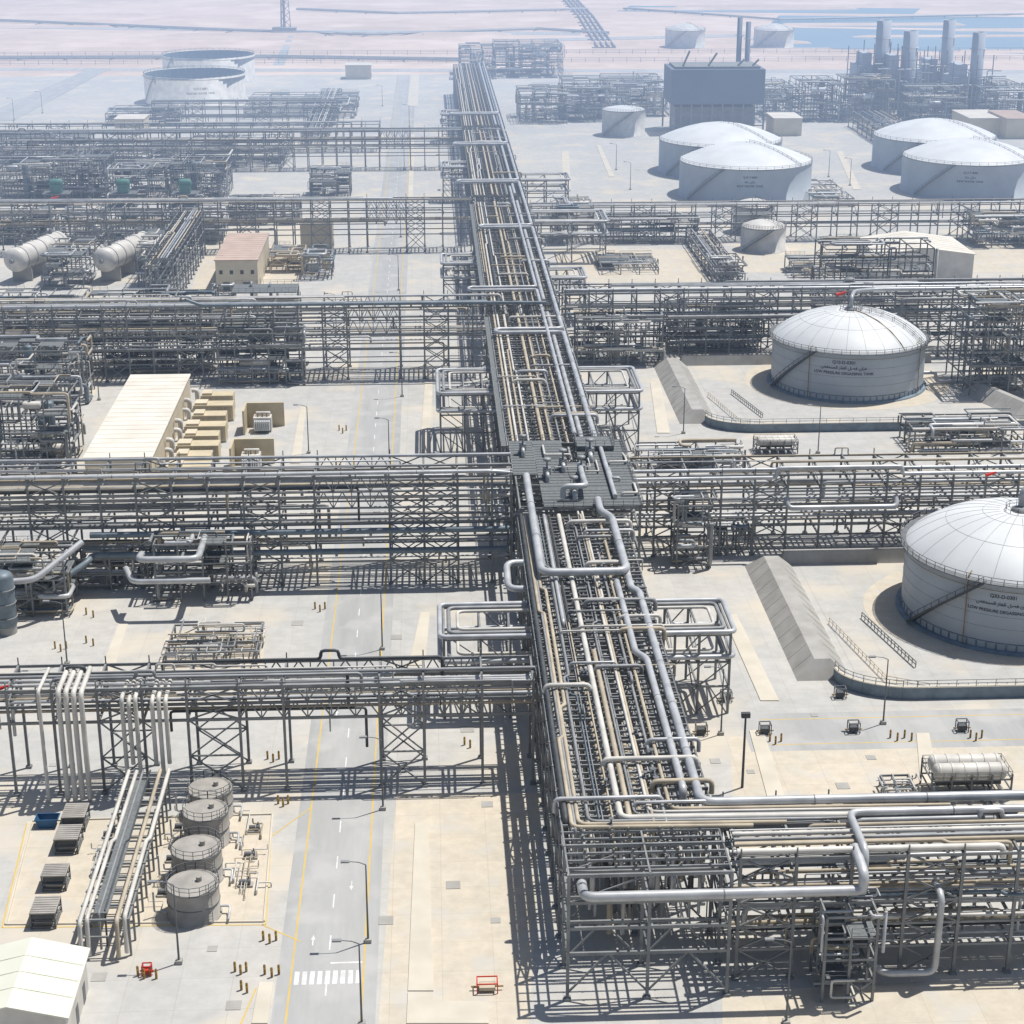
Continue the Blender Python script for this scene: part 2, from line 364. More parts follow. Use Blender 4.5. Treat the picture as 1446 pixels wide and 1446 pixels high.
def fr(a,b,s):
    k=max(1,round((b-a)/s)); return [a+(b-a)*i/k for i in range(k+1)]
XC0,XC1=14,32
TC=[6,9.3,12.6,16]
CT=[(15.1,.26,'tan'),(15.9,.26,'lite'),(20.9,.38,'tan'),(24.2,.2,'clad2'),(28.3,.5,'clad')]
segs=[('central pipe rack, nearest section from the bottom edge to the valve platform',168,281,1),
      ('central pipe rack section just beyond the valve platform',321,424,2),
      ('central pipe rack section between the third and fourth cross racks with tan pipes on top',438,578,3),
      ('central pipe rack section in bluish haze beside the white water tanks',592,746,4),
      ('farthest and haziest central pipe rack section, reaching the far end structure',760,1010,5)]
for lb,a,b,s in segs:
    top=list(CT)
    if s==1: top=[]
    if s>=2: top+=[(17.0,.22,'tan'),(18.1,.22,'lite'),(22.5,.25,'tan'),(25.6,.2,'tan')]
    rt=rack(lb,'y',fr(a,b,6.2),XC0,XC1,TC,[.6,.8,.9,.2],s,top=top,rungs=2.07 if s!=1 else 1.55,mid=True,brace=range(1,40,4),n=6 if s<4 else 5,so=9 if s==1 else 0,cross={1:22,2:18,3:18,4:8,5:0}[s],walk=s in(2,3),rmax=.34,post=0)
    if s==1:
        z=16.5
        for k,(x,r,m) in enumerate(((15.1,.26,'tan'),(15.9,.26,'tan'),(17.1,.2,'clad2'),(20.9,.4,'lite'),(22.6,.15,'clad2'),(24.3,.2,'lite'),(26.9,.24,'tan'))):
            f=MB(); yt=177.6+k*.62; j=[(200+k*9,.8*(-1)**k)] if k not in (3,) else []
            p=[(x,281,z)]
            if j: p+=[(x,j[0][0]+40,z),(x+.7,j[0][0]+39.4,z),(x+.7,j[0][0],z),(x,j[0][0]-.6,z)]
            p+=[(x,yt,z),(36+k*4,yt,z-.3)]
            f.tube(p,r,8,bend=1.1); f.build('pipe',m,rt)
        for x,r,m in ((18.4,.3,'clad'),(19.3,.18,'dark')):
            f=MB(); f.tube([(x,281,z+.1),(x,236,z+.1),(x,236,z-3)],r,8); f.build('pipe',m,rt)
LP=[-8,-2,4,10]
def left(x0): return fr(x0,-21,6)+LP
rack('first left cross rack from the bottom, slim bridge on tall legs over the road','x',[-64,-58,-52,-46,-40,-34,-27,-21,-8,-2,6,13],218,226,[11,13.4,15.8],[.55,.65,.8],11,truss=(6,7,8,9),brace=(3,5,8),bt=.4,rmax=.25)
rack('second left cross rack, tall dense multi tier rack in front of the long building','x',left(-95)+[13.3],292,304,[4.5,8,11.5,14.5,17.5,20.0],[.2,.35,.45,.6,.5,.35],12,top=[(293.2,.35,'clad'),(297,.25,'clad2')],truss=(len(left(-95))-5,),brace=(1,4,7,10,13,14))
rack('third left cross rack, tall and dense, behind the long pale roofed building','x',left(-140)+[13.3],426,438,[4.5,8,11.5,15,18.3],[.1,.3,.45,.5,.45],13,top=[(427,.4,'clad')],truss=(len(left(-140))-5,),brace=(1,4,7,10,13,16,19,22))
rack('fourth left cross rack, hazy bridge beyond the brown roofed building','x',left(-190)+[13.3],580,589,[6,9.5,13,16.5],[.1,.3,.5,.45],14,truss=(len(left(-190))-5,),brace=(1,5,9,13,17,21,25,29),n=5)
rack('fifth left cross rack, hazy bridge in front of the two open tanks','x',left(-260)+[13.3],748,757,[6,9,12,16],[.2,.4,.5,.5],15,truss=(len(left(-260))-5,),brace=(1,5,9,13,17,21,25,29,33),n=5)
rack('far left low pipe rack running behind the fifth left cross rack','x',fr(-250,-22,8),800,810,[5,9,12],[.5,.5,.5],16,brace=(2,6,10,14,18,22),n=5)
rack('hazy low rack in front of the round open tanks, ending left of the road','x',fr(-135,-45,8),886,896,[4,8,11],[.6,.6,.6],17,brace=(2,6,10),n=5)
rack('nearest right cross rack in the bottom right corner, full of pipes','x',fr(33.5,84,6),171,184,[4,7,10,13,15.8],[.6,.65,.7,.75,.35],21,top=[(183.3,.3,'clad'),(173.5,.25,'tan'),(174.4,.25,'clad2'),(175.5,.3,'lite')],brace=(0,3,6),rmax=.38)
rack('second right cross rack between the two domed degassing tanks','x',fr(34,150,6),303,314,[4,7,10,13,15.6],[.3,.5,.6,.65,.55],22,top=[(304.3,.38,'clad')],brace=(1,4,8,11,15))
rack('third right cross rack behind the farther domed degassing tank','x',fr(34,210,6),441,452,[4.5,8,11.5,15,17.6],[.3,.45,.55,.6,.5],23,top=[(442.3,.4,'clad')],brace=(1,4,8,12,16,20,24))
rack('fourth right cross rack running in front of the white water tanks','x',fr(34,290,7),592,601,[5,8.5,12],[.4,.5,.6],24,brace=(1,5,9,13,17,21,25,29),n=5)
rack('narrow dark rack running towards the camera left of the brown roofed building','y',fr(505,579,6),-82,-74,[4,8,12,14],[.5,.5,.6,.6],31,brace=(1,4,8),n=5)
rack('low pipe way left of the small hazy tank pair','y',fr(532,590,7),86,94,[2,4.5],[.9,.9],32,n=5,post=0)
rack('hazy short pipe way running back beside the fifth left cross rack','y',fr(815,985,9),-58,-47,[3,6],[.9,.8],33,n=5,post=0)
rack('hazy pipe way between the far stacks and the back water tank','y',fr(795,870,9),205,222,[3,7],[.9,.9],34,n=5,post=0)
r=thing('pipe_way','low pipe way of pale insulated pipes running to the camera beside four small tanks','pipe way',(-39,196,0))
f=MB()
for y in fr(179,213,3.2):
    for x in (-42.2,-36.4): f.bar((x,y,0),(x,y,5),.25)
    f.bar((-42.4,y,4.9),(-36.2,y,4.9),.22); f.bar((-42.2,y,2.6),(-36.4,y,2.6),.2)
f.build('support_frame','steel',r)
for x in (-42.2,-36.4):
    f=MB(); f.bar((x,179,4.7),(x,213,4.7),.2,.3); f.build('girder','steel',r)
for k,(x,rr,m) in enumerate(((-41.8,.26,'lite'),(-41.1,.26,'lite'),(-39.9,.15,'clad2'),(-39.3,.12,'dark'),(-37.6,.26,'tan'),(-36.8,.28,'lite'))):
    f=MB(); e=[0,.8,2,2.6,.3,1.2][k]; f.tube([(x,177.5+e,.6),(x,177.8+e,5.3),(x,196,5.3),(x+.35*(k%2),196.5,5.3),(x+.35*(k%2),214.5,5.3)],rr,8); f.build('pipe',m,r)
f=MB(); f.box(-40.6,180,5.1,-38.9,212,5.18); f.build('walkway','deck',r)
r=thing('riser_bundle','tall pale vertical pipes at the left end of the first cross rack','pipe bundle',(-50,216,0))
for i,x in enumerate((-53.2,-50.6,-49.6,-48.6,-47.6)):
    f=MB(); f.tube([(x,223,16.7),(x,215.8,16.7-.1*i),(x,215.8,.4)],.26 if i==0 else .36,9); f.build('pipe','lite',r)
r=thing('riser_bundle','vertical pipes where the pale pipe way meets the first cross rack','pipe bundle',(-38,216,0))
for i,x in enumerate((-42.4,-41.5,-40.6,-38.4,-37.5,-36.6)):
    f=MB(); f.tube([(x,222,15.2),(x,216.4,15.2-.5*(i%2)),(x,216.4,5.3 if i%2 else .5)],.3,8); f.build('pipe','lite',r)
# ------------------------------------------------------------------ big header pipes
def header(label,pts,rr,m,n=12,flanges=()):
    f=MB(); f.tube(pts,rr,n,bend=rr*3,k=5); b=pts[0]; root=thing('header_pipe',label,'pipe',b)
    f.build('pipe_run',m,root)
    for i in range(len(pts)-1):
        a=Vector(pts[i]); c=Vector(pts[i+1]); L=(c-a).length; d=(c-a).normalized()
        if L<10: continue
        k=max(1,int(L/12))
        for j in range(1,k): g=MB(); q=a+d*(L*j/k); g.rev([q-d*.08,q+d*.08],[rr*1.06]*2,n); g.build('joint_band','steel',root)
        for j in range(1,max(2,int(L/6))):
            q=a+d*(L*j/max(2,int(L/6)))
            if abs(d.z)<.1 and a.y<560: g=MB(); g.bar(q-Vector((0,0,rr)),q-Vector((0,0,rr+.35)),.45,.3); g.build('support_shoe','steel',root)
    return root
header('large pale grey pipe on the right edge of the near central rack, bending right',[(84,182,16.9),(30.6,182,16.9),(30.6,246,16.9),(29.6,247.5,16.9),(29.6,268,16.9),(29.6,268,14)],.56,'clad')
header('second large pipe beside the right edge pipe of the near central rack',[(28.9,185,15.6),(28.9,185,17),(28.9,222,17),(27.6,224,17),(27.6,250,17)],.48,'clad')
header('large U shaped pipe across the rack top in front of the valve platform',[(16.2,296,18.6),(16.2,252,17.9),(29.4,252,17.9),(29.4,276,17.9),(27.8,279,17.9),(27.8,284,18.2)],.64,'clad')
header('large pipe on the front of the near central rack end',[(15.6,170,13.8),(15.6,167.2,13.8),(46.5,167.2,13.8),(46.5,167.2,15.8),(46.5,172,16.4)],.58,'clad')
header('short looping large pipe at the left edge of the rack below the valve platform',[(15.2,262,15.6),(11.2,262,15.6),(11.2,254,14.4),(15.5,254,14.4),(28,253.2,15.2)],.55,'clad')
def snake(x,a,b,loops,z,out,wd=3.4):
    pts=[(x,a,z)]
    for y in loops: pts+=[(x,y,z),(out,y,z),(out,y+wd,z),(x,y+wd,z)]
    pts.append((x,b,z)); return pts
header('large grey pipe snaking across the rack top beyond the valve platform',snake(30.6,320,578,[402,530],17.6,14.8),.5,'clad')
header('large grey pipe with loops reaching out left over the hazy half of the rack',snake(30.6,578,1010,[612,700,790],17.5,9.5,4),.5,'clad',10)
header('second large grey pipe snaking left in the middle distance of the central rack',snake(26.9,322,600,[445],17.9,9.5),.4,'clad')
header('big blue grey pipe running along the upper side of the second left cross rack',[(-60,290.8,10.6),(13,290.8,10.6)],.55,'bluep')
header('big blue grey pipe low on the front of the second left cross rack',[(-66,283,4),(-60,288,6.9),(-60,290.6,6.9),(13,290.6,6.9)],.55,'bluep')
header('pale grey pipe running along the very top of the second left cross rack',[(-95,292,20.9),(10,292,20.9),(13.5,293,20.2)],.33,'clad')
header('bent grey pipe dropping down at the left of the bottom right rack',[(84,178.7,17),(47.3,178.7,17),(47.3,170.2,16.9),(47.3,170.2,11.6)],.46,'clad')
header('grey pipe looping down to the ground near the bottom right corner',[(56,172,11.6),(56,169,11.6),(56,169,1.6),(50,169,1.6),(48.5,171,2.4)],.4,'clad')
header('grey pipe along the top front of second right cross rack with a raised step',[(34,301.5,15.6),(62,301.5,15.6),(62,301.5,17.4),(66,301.5,17.4),(85,301.5,17.4),(85,301.5,16),(150,301.5,16)],.38,'clad')
header('grey pipe carried over to the nozzle of the farther domed tank roof',[(102,418,18),(102,418,21.5),(104,424,21.5),(110,430,20.5),(190,430,20.5)],.48,'clad')
header('grey pipe with elbow standing on top of the nearer domed tank',[(98.6,276,17.6),(98.6,276,21.6),(101,277,22.4),(112,277,22.4)],.6,'clad')
header('thick grey pipe hanging as a shallow U on second right cross rack front',[(64,300.9,12),(64,299.5,10.4),(84,299.5,10.4),(84,300.9,12)],.5,'clad')
header('long blue grey pipe crossing high over the road on the third left cross rack',[(-60,425,21.0),(-56,425,19.4),(14,425,19.4),(28,425,19.2)],.42,'bluep')
header('thick insulated pipe climbing in front of the third right cross rack',[(60,438,12),(120,438,12),(120,438,16),(210,438,16)],.45,'clad2')
# ------------------------------------------------------------------ expansion loop stands
def stand(label,xa,xb,y0,y1,z=13.4,k=3,mats=('clad','clad2','lite')):
    root=thing('expansion_loop_stand',label,'pipe loop',((xa+xb)/2,(y0+y1)/2,0),'expansion loops beside the central rack')
    s=1 if xb>xa else -1
    xs=[xa+s*3,(xa+xb)/2+s*1,xb]
    for x in xs:
        f=MB()
        for y in (y0+.5,y1-.5): f.bar((x,y,0),(x,y,z-.3),.35)
        for zz in (4.5,8.5,z-.4): f.bar((x,y0,zz),(x,y1,zz),.25,.35)
        f.bar((x,y0+.5,.4),(x,y1-.5,4.5),.18); f.bar((x,y1-.5,4.5),(x,y0+.5,8.5),.18); f.bar((x,y0+.5,8.5),(x,y1-.5,z-.4),.18)
        f.build('support_frame','steel',root)
    for y in (y0+.5,y1-.5):
        f=MB()
        for zz in (4.5,8.5,z-.5): f.bar((xa,y,zz),(xb,y,zz),.22,.3)
        f.bar((xs[0],y,.4),(xs[1],y,4.5),.17); f.bar((xs[1],y,4.5),(xs[2],y,8.5),.17); f.bar((xs[1],y,.4),(xs[2],y,4.5),.17); f.bar((xs[0],y,8.5),(xs[1],y,z-.5),.17)
        f.build('side_truss','steel',root)
    for lev,zz in enumerate((z,z-4)):
        for i in range(k):
            q=i*1.35; rr=[.4,.32,.26][i%3]; f=MB()
            f.tube([(xa-s*1.5,y0+.4+q,zz),(xb+s*.6-s*q,y0+.4+q,zz),(xb+s*.6-s*q,y1-.4-q,zz),(xa-s*1.5,y1-.4-q,zz)],rr,9,bend=1.1,k=4); f.build('loop_pipe',mats[i%3],root)
    return root
stand('nested pipe loop on a steel stand left of the near central rack, beside the road',13.8,1,238,251)
stand('nested pipe loop on a steel stand right of the near central rack',32.2,43.5,238,251)
stand('nested pipe loop stand left of the rack beyond the valve platform',13.8,1.5,366,386)
stand('nested pipe loop stand right of the rack, facing the farther dike',32.2,44.5,366,386)
stand('hazy pipe loop stand left of the rack between third and fourth cross racks',13.8,3.5,498,512)
stand('pipe loop stand right of the rack near the third right cross rack',32.2,42,478,492)
stand('hazy pipe loop stand right of the rack just before the fourth right cross rack',32.2,56,560,580)
stand('hazy pipe loop stand right of the rack beyond the fourth right cross rack',32.2,50,640,655)
stand('hazy pipe loop stand left of the rack level with the white water tanks',13.8,5,670,684)
stand('farthest hazy pipe loop stand left of the rack',13.8,6,820,836)
# ------------------------------------------------------------------ valve platform
r=thing('valve_platform','grey grated valve platform on top of the central rack','platform',(25,301,0))
f=MB()
for x in (14.5,20.5,27.5,35):
    for y in (283,295,307,319): f.bar((x,y,0),(x,y,17.2),.42)
for z in (5,9,13,17):
    for y in (283,295,307,319): f.bar((14.5,y,z),(35,y,z),.28,.4)
    for x in (14.5,20.5,27.5,35): f.bar((x,283,z),(x,319,z),.28,.4)
f.build('frame','steel',r)
for x0,y0,x1,y1 in ((18.5,283,35.5,293),(14,300,18.45,320),(18.5,293.1,24,320),(24.1,293.1,35.5,306),(26.5,306.1,35.5,320)):
    f=MB(); f.box(x0,y0,17.3,x1,y1,17.42)
    k=int((y1-y0)/1.5)
    for i in range(k): f.bar((x0,y0+.4+i*1.5,17.45),(x1,y0+.4+i*1.5,17.45),.08)
    f.build('deck_panel','deck',r)
f=MB(); f.rail([(18.5,283,17.4),(35.5,283,17.4),(35.5,320,17.4),(14,320,17.4),(14,300,17.4)],step=1.6); f.build('handrail','steel',r)
f=MB(); f.box(26.5,313,17.5,33.5,319,18.4); f.build('upper_deck','deck',r)
f=MB(); f.rail([(26.5,313,18.4),(33.5,313,18.4),(33.5,319,18.4),(26.5,319,18.4),(26.5,313,18.4)],step=1.5); f.build('handrail','steel',r)
rg=random.Random(9)
for i in range(16):
    y=rg.uniform(283,319); z=rg.choice([6,10,13.8]); f=MB(); f.tube([(14,y,z),(35,y,z)],rg.choice([.2,.3,.4]),6); f.build('pipe',rg.choice(PC),r)
for i in range(6):
    x=rg.uniform(19,34); y=rg.uniform(284,312); x2=min(35,max(18.6,x+rg.uniform(-7,7))); q=rg.choice([.12,.16,.22]); z=17.8+q+rg.choice([0,.5])
    f=MB(); f.tube([(x,y,17.3),(x,y,z),(x2,y,z),(x2,y+rg.uniform(2,7),z),(x2,y+7.3,17.2)],q,7); f.build('pipe',rg.choice(['clad','clad2','lite']),r)
def valve(label,x,y,s=1.0):
    t=thing('control_valve',label,'valve',(x,y,17.4),'valves on the platform')
    f=MB(); f.tube([(x,y-1.8*s,17.5),(x,y-1.8*s,18.7),(x,y+1.8*s,18.7),(x,y+1.8*s,17.5)],.32*s,9); f.build('valve_pipe','clad',t)
    f=MB(); f.rev([(x,y,18),(x,y,19.4)],[.62*s,.62*s],10); f.rev([(x,y,19.4),(x,y,20.6*1)],[.18,.18],6); f.rev([(x,y,20.6),(x,y,20.75),(x,y,21.1),(x,y,21.2)],[.3,.6*s,.6*s,.2],12); f.build('actuator','clad2',t)
    for d in (-.9,.9):
        f=MB(); f.rev([(x,y+(d-.08)*s,18.7),(x,y+(d+.08)*s,18.7)],[.5*s,.5*s],12); f.build('flange','steel',t)
for nm,x,y,s in (('leftmost',20,298,1.2),('second from left',23.2,303,1.2),('third from left',26.2,299,1.2),('rightmost large',28.6,309,1.4),('frontmost',24,288,1.2),('left rear',16.4,312,1.1)): valve(nm+' control valve standing on the grated valve platform',x,y,s)
header('thick elbow pipe bending over the valve platform',[(22,286,17.9),(22,286,20),(26,286,20),(26,292,19.2),(26,300,19.2)],.5,'clad')
header('grey pipe lying along the right side of the valve platform deck',[(31,286,18),(31,313,18),(31,320,17)],.42,'clad')
# ------------------------------------------------------------------ process modules
PM=['clad']*6+['clad2']*4+['lite']*4+['tan']*2+['bluep']*2+['steel']*2
def module(label,x0,y0,w,d,h,seed,npipe=16,vess=0,cols=0,deckp=.22,mats=None,cell=4.5,name='process_module',rr=(.1,.15,.2,.25,.3,.4),cat='process unit',n=6,lev=3.6,st='steel'):
    rg=random.Random(seed); root=thing(name,label,cat,(x0+w/2,y0+d/2,0)); mats=mats or PM
    xs=fr(x0,x0+w,cell*rg.uniform(.85,1.2)); ys=fr(y0,y0+d,cell); zs=fr(0,h,lev*rg.uniform(.85,1.15))[1:]; f=MB()
    for x in xs:
        for y in ys: f.bar((x,y,0),(x,y,h if rg.random()<.6 else zs[max(0,len(zs)-2)]),.3)
    for z in zs:
        for x in xs:
            if rg.random()<.8 or x in (xs[0],xs[-1]): f.bar((x,ys[0],z),(x,ys[-1],z),.2,.28)
        for y in ys:
            if rg.random()<.8 or y in (ys[0],ys[-1]): f.bar((xs[0],y,z),(xs[-1],y,z),.2,.28)
    zz=[0]+zs
    for i in range(len(xs)-1):
        for k in range(len(zz)-1):
            if rg.random()<.4:
                for y in (ys[0],ys[-1]): f.bar((xs[i],y,zz[k]),(xs[i+1],y,zz[k+1]),.15)
                if rg.random()<.5: f.bar((xs[i+1],ys[0],zz[k]),(xs[i],ys[0],zz[k+1]),.15)
    f.build('frame',st,root)
    for z in zs:
        f=MB(); hr=MB()
        for i in range(len(xs)-1):
            for j in range(len(ys)-1):
                if rg.random()<deckp: 
                    f.box(xs[i]+.05,ys[j]+.05,z+.16,xs[i+1]-.05,ys[j+1]-.05,z+.22)
                    if j==0: hr.rail([(xs[i],ys[0]-.05,z+.2),(xs[i+1],ys[0]-.05,z+.2)],step=1.5)
                    if j==len(ys)-2: hr.rail([(xs[i],ys[-1]+.05,z+.2),(xs[i+1],ys[-1]+.05,z+.2)],step=1.5)
                    if i==0: hr.rail([(xs[0]-.05,ys[j],z+.2),(xs[0]-.05,ys[j+1],z+.2)],step=1.5)
        if f.v: f.build('deck','deck',root)
        if hr.v: hr.build('handrail','steel',root)
    for i in range(vess):
        z=rg.choice([0]+zs[:-1]); R=rg.uniform(.7,1.4); L=min(w*.6,rg.uniform(4,8)); vx=rg.uniform(x0+.5,x0+w-L-.3) if w>L+1 else x0; vy=rg.uniform(y0+R,y0+d-R)
        f=MB(); f.drum((vx,vy,z+R+.8),(vx+L,vy,z+R+.8),R,14)
        for q in (.2,.8): f.box(vx+L*q-.2,vy-R*.8,z+.1,vx+L*q+.2,vy+R*.8,z+R*.8)
        f.build('drum',rg.choice(['clad','lite','white']),root)
    for i in range(cols):
        R=rg.uniform(.6,1.2); vx=rg.uniform(x0+R,x0+w-R); vy=rg.uniform(y0+R,y0+d*.6); f=MB(); H=h*rg.uniform(.55,1.1); f.drum((vx,vy,.3),(vx,vy,H),R,14); f.build('vertical_vessel',rg.choice(['clad','lite','clad2','bluep']),root)
    for i in range(npipe):
        r=rg.choice(rr); p=[rg.uniform(x0,x0+w),rg.uniform(y0,y0+d*.8),rg.choice([.8]+[z+.2+r for z in zs])]; pts=[tuple(p)]; last=-1
        if rg.random()<.35: p[0]=x0-.5; pts=[tuple(p)]; p[0]=x0+w*rg.uniform(.5,1.05); pts.append(tuple(p)); last=0
        for k in range(rg.randint(2,6)):
            a=rg.choice([q for q in (0,1,2,0) if q!=last]); last=a; q=list(p)
            if a==0: q[0]=min(max(p[0]+rg.choice([-1,1])*rg.uniform(1.5,w*.7),x0-.6),x0+w+.6)
            elif a==1: q[1]=min(max(p[1]+rg.choice([-1,1])*rg.uniform(1.2,d*.6),y0-.6),y0+d)
            else: q[2]=min(max(p[2]+rg.choice([-1,1])*rg.uniform(1.5,h*.5),.6),h+1.2)
            if abs(q[0]-p[0])+abs(q[1]-p[1])+abs(q[2]-p[2])>.8: p=q; pts.append(tuple(p))
        if len(pts)<2: continue
        f=MB(); f.tube(pts,r,n,k=2); f.build('pipe',rg.choice(mats),root)
    return root
def mod(label,px0,px1,pyb,d,h,seed,**k):
    x0,y0=P(px0,pyb); x1,_=P(px1,pyb); return module(label,x0,y0,x1-x0,d,h,seed,**k)
mod('steel pipe module at the left edge in front of the second cross rack',0,95,872,9,10,101,npipe=24,vess=1)
mod('steel module with big elbow pipes in front of the second left cross rack',222,356,850,9,10.5,102,npipe=26)
mod('low piping module between the two modules in front of the second cross rack',105,210,835,8,6,103,npipe=20,vess=1)
mod('low pipe manifold on sandy ground left of the road above the first cross rack',235,362,940,11,2.2,104,npipe=40,cell=4,lev=2.2,deckp=.03,mats=['lite','clad','steel','tan'],rr=(.08,.1,.13,.16),name='pipe_manifold')
mod('tall dark module behind the second cross rack at the left edge',-30,100,660,14,15,105,npipe=34,vess=3,cols=2)
mod('compressor module at the left edge below the third cross rack',-10,120,572,12,13,106,npipe=34,vess=2,cols=1)
mod('open steel module below the third cross rack, left of the road',310,428,545,9,13,107,npipe=30,vess=1)
mod('dense module merged with the third cross rack above the long pale roofed building',125,300,528,14,18,108,npipe=40,vess=2,cols=2)
mod('dense module at far left of the third cross rack',-20,118,512,14,16,109,npipe=40,vess=2,cols=2)
mod('dense module behind the third cross rack left of the road',300,420,470,10,11,110,npipe=28,vess=2)
mod('tall steel module between the two white horizontal vessels',64,118,408,26,10,111,npipe=26,cell=6)
mod('tall steel module right of the second white vessel',196,236,405,26,12,112,npipe=24,cell=6)
mod('cream coloured equipment module right of the brown roofed building',382,428,385,18,5,114,npipe=14,mats=['cream','tan','lite'],cell=5,st='creamd')
mod('cream and grey equipment module near the road under the fourth cross rack',430,468,395,16,7,115,npipe=16,cell=5)
for i,(a,b,w) in enumerate(((-20,72,'leftmost'),(80,150,'second'),(158,236,'third'),(244,318,'rightmost'))):
    mod(w+' of the four hazy tall modules between fourth and fifth left cross racks',a,b,285,28,[13,15,12,14][i],120+i,npipe=34,vess=3,cell=6,n=5,cols=2)
    mod(w+' of the four hazy modules in front of the fourth left cross rack',a,b-6,345,22,[10,8,11,9][i],130+i,npipe=30,vess=2,cell=6,n=5,cols=1)
mod('hazy module in front of the fourth cross rack above the brown roofed building',325,420,318,16,8,140,npipe=26,cell=6,n=5)
mod('grey hazy plant block beside the road below the fifth left cross rack',438,494,282,18,10,141,npipe=16,vess=2,deckp=.4,cell=5,n=5,mats=['lite','tan','clad'])
for i,(a,b,py,d,h,w) in enumerate(((-20,120,236,24,11,'far left'),(130,260,236,24,8,'middle'),(270,400,236,24,10,'right'))):
    mod(w+' hazy low module under the fifth left cross rack',a,b,py,d,h,150+i,npipe=34,cell=7,n=5,vess=2)
mod('hazy low pipe field right of the round open tanks',345,500,168,60,6,160,npipe=50,cell=10,n=5,deckp=.1)
mod('hazy low module left of the open tanks behind the fifth cross rack',150,250,178,30,6,161,npipe=26,cell=8,n=5)
mod('braced steel stair tower at the bottom edge in front of the bottom right rack',1160,1232,1415,6,11,201,npipe=8,cell=3,lev=2.7,deckp=.4,name='stair_tower',rr=(.1,.15,.2))
mod('open pipe tower in front of the second right cross rack beside the central rack',955,1003,803,8,12,202,npipe=16,cell=4)
mod('low pipe manifold standing right of that pipe tower under the second right cross rack',1008,1060,785,6,5,203,npipe=12,cell=3)
mod('piping module behind the second right cross rack at the right edge',1290,1446,640,12,5,204,npipe=36,vess=3)
mod('low pipe field behind the second right cross rack near the central rack',905,1050,665,10,3,205,npipe=24)
mod('tall steel tower at the right edge beside the farther domed tank',1368,1470,560,20,22,206,npipe=44,vess=2,cell=5.5)
mod('tall module behind the farther domed tank roof',1160,1312,470,14,23,207,npipe=40,vess=2,cell=6)
mod('dense module in front of the third right cross rack near the central rack',815,935,518,10,12,208,npipe=32,vess=1,cols=1)
mod('middle dense module of the third right cross rack left of the domed tank',945,1075,498,12,12,209,npipe=32,vess=1,cols=1)
mod('sparse pipe manifold on sandy ground behind the third right cross rack',850,930,388,20,2.2,210,npipe=24,cell=7,lev=2.2,deckp=.05,name='pipe_manifold',rr=(.12,.16,.2))
mod('steel module beside the central rack under the fourth right cross rack',790,838,345,22,12,211,npipe=24,cell=6)
mod('long low module under the fourth right cross rack left of the small tank pair',850,985,345,14,8,212,npipe=36,cell=6,n=5)
mod('pump module beside the small hazy tank pair',1012,1052,398,18,5,213,npipe=16,cell=5,vess=1)
mod('steel module left of the long white warehouse',1120,1205,392,14,4,214,npipe=26,cell=6)
mod('hazy module row under the fourth right cross rack at the right edge',1380,1480,350,18,9,215,npipe=34,cell=6,n=5)
mod('low pipes between the two pairs of white water tanks',1150,1206,292,40,3,216,npipe=26,cell=9,lev=3,deckp=0,n=5,name='pipe_manifold')
for i,(a,b,py,d,h,w) in enumerate(((735,800,175,40,14,'beside the far central rack'),(800,862,172,60,16,'left of the small round tank'),(862,945,165,60,15,'left of the dark boiler house'),(1080,1135,172,60,14,'right of the dark boiler house'),
   (1135,1190,172,40,18,'left of the first thick stack'),(1395,1470,178,60,16,'at the right edge beyond the stacks'),(650,700,112,50,16,'on the left side of the far end of the central rack'),(700,795,110,50,18,'at the far end of the central rack'),
   (1195,1262,172,30,20,'in front of the two left thick stacks'),(1285,1365,174,30,16,'in front of the two right thick stacks'))):
    mod('hazy blue plant module '+w,a,b,py,d,h,220+i,npipe=40,cell=8 if i<8 else 5,n=5,vess=3,lev=4.5,cols=3)
# ------------------------------------------------------------------ tanks
def textmesh(s,size):
    c=bpy.data.curves.new('t','FONT'); c.body=s; c.size=size; c.align_x='CENTER'; c.offset=.012*size; o=bpy.data.objects.new('t',c); COL.objects.link(o)
    bpy.context.view_layer.update(); me=o.to_mesh(); vs=[tuple(v.co) for v in me.vertices]; fs=[tuple(p.vertices) for p in me.polygons]
    o.to_mesh_clear(); bpy.data.objects.remove(o); bpy.data.curves.remove(c); return vs,fs
def tanktext(root,c,R,lines,ang0):
    f=MB()
    for s,size,z in lines:
        try: vs,fs=textmesh(s,size)
        except Exception: continue
        f.add([(c[0]+(R+.05)*math.cos(ang0+x/R),c[1]+(R+.05)*math.sin(ang0+x/R),z+y) for x,y,_ in vs],fs)
    if f.v: f.build('lettering','ink',root)
AR='\uFEBD\uFED4\uFEA8\uFEE8\uFEE4\uFEDF\uFE8D \uFEAF\uFE8E\uFED0\uFEDF\uFE8D \uFEDE\uFEBC\uFED3 \uFEE5\uFE8D\uFEB0\uFEA7'
def helix(f,c,R,z0,z1,a0,a1,w=1.1):
    k=int(abs(a1-a0)*R/.45)
    prev=None
    for i in range(k+1):
        t=i/k; a=a0+(a1-a0)*t; z=z0+(z1-z0)*t; ca,sa=math.cos(a),math.sin(a)
        p=Vector((c[0]+(R+.1)*ca,c[1]+(R+.1)*sa,z)); q=Vector((c[0]+(R+w)*ca,c[1]+(R+w)*sa,z)); f.bar(p,q,.36,.1)
        if prev is not None:
            f.bar(prev,q,.14,.42); f.bar(prev+Vector((0,0,1.1)),q+Vector((0,0,1.1)),.09)
            if i%3==0: f.bar(q,q+Vector((0,0,1.1)),.08)
        prev=q
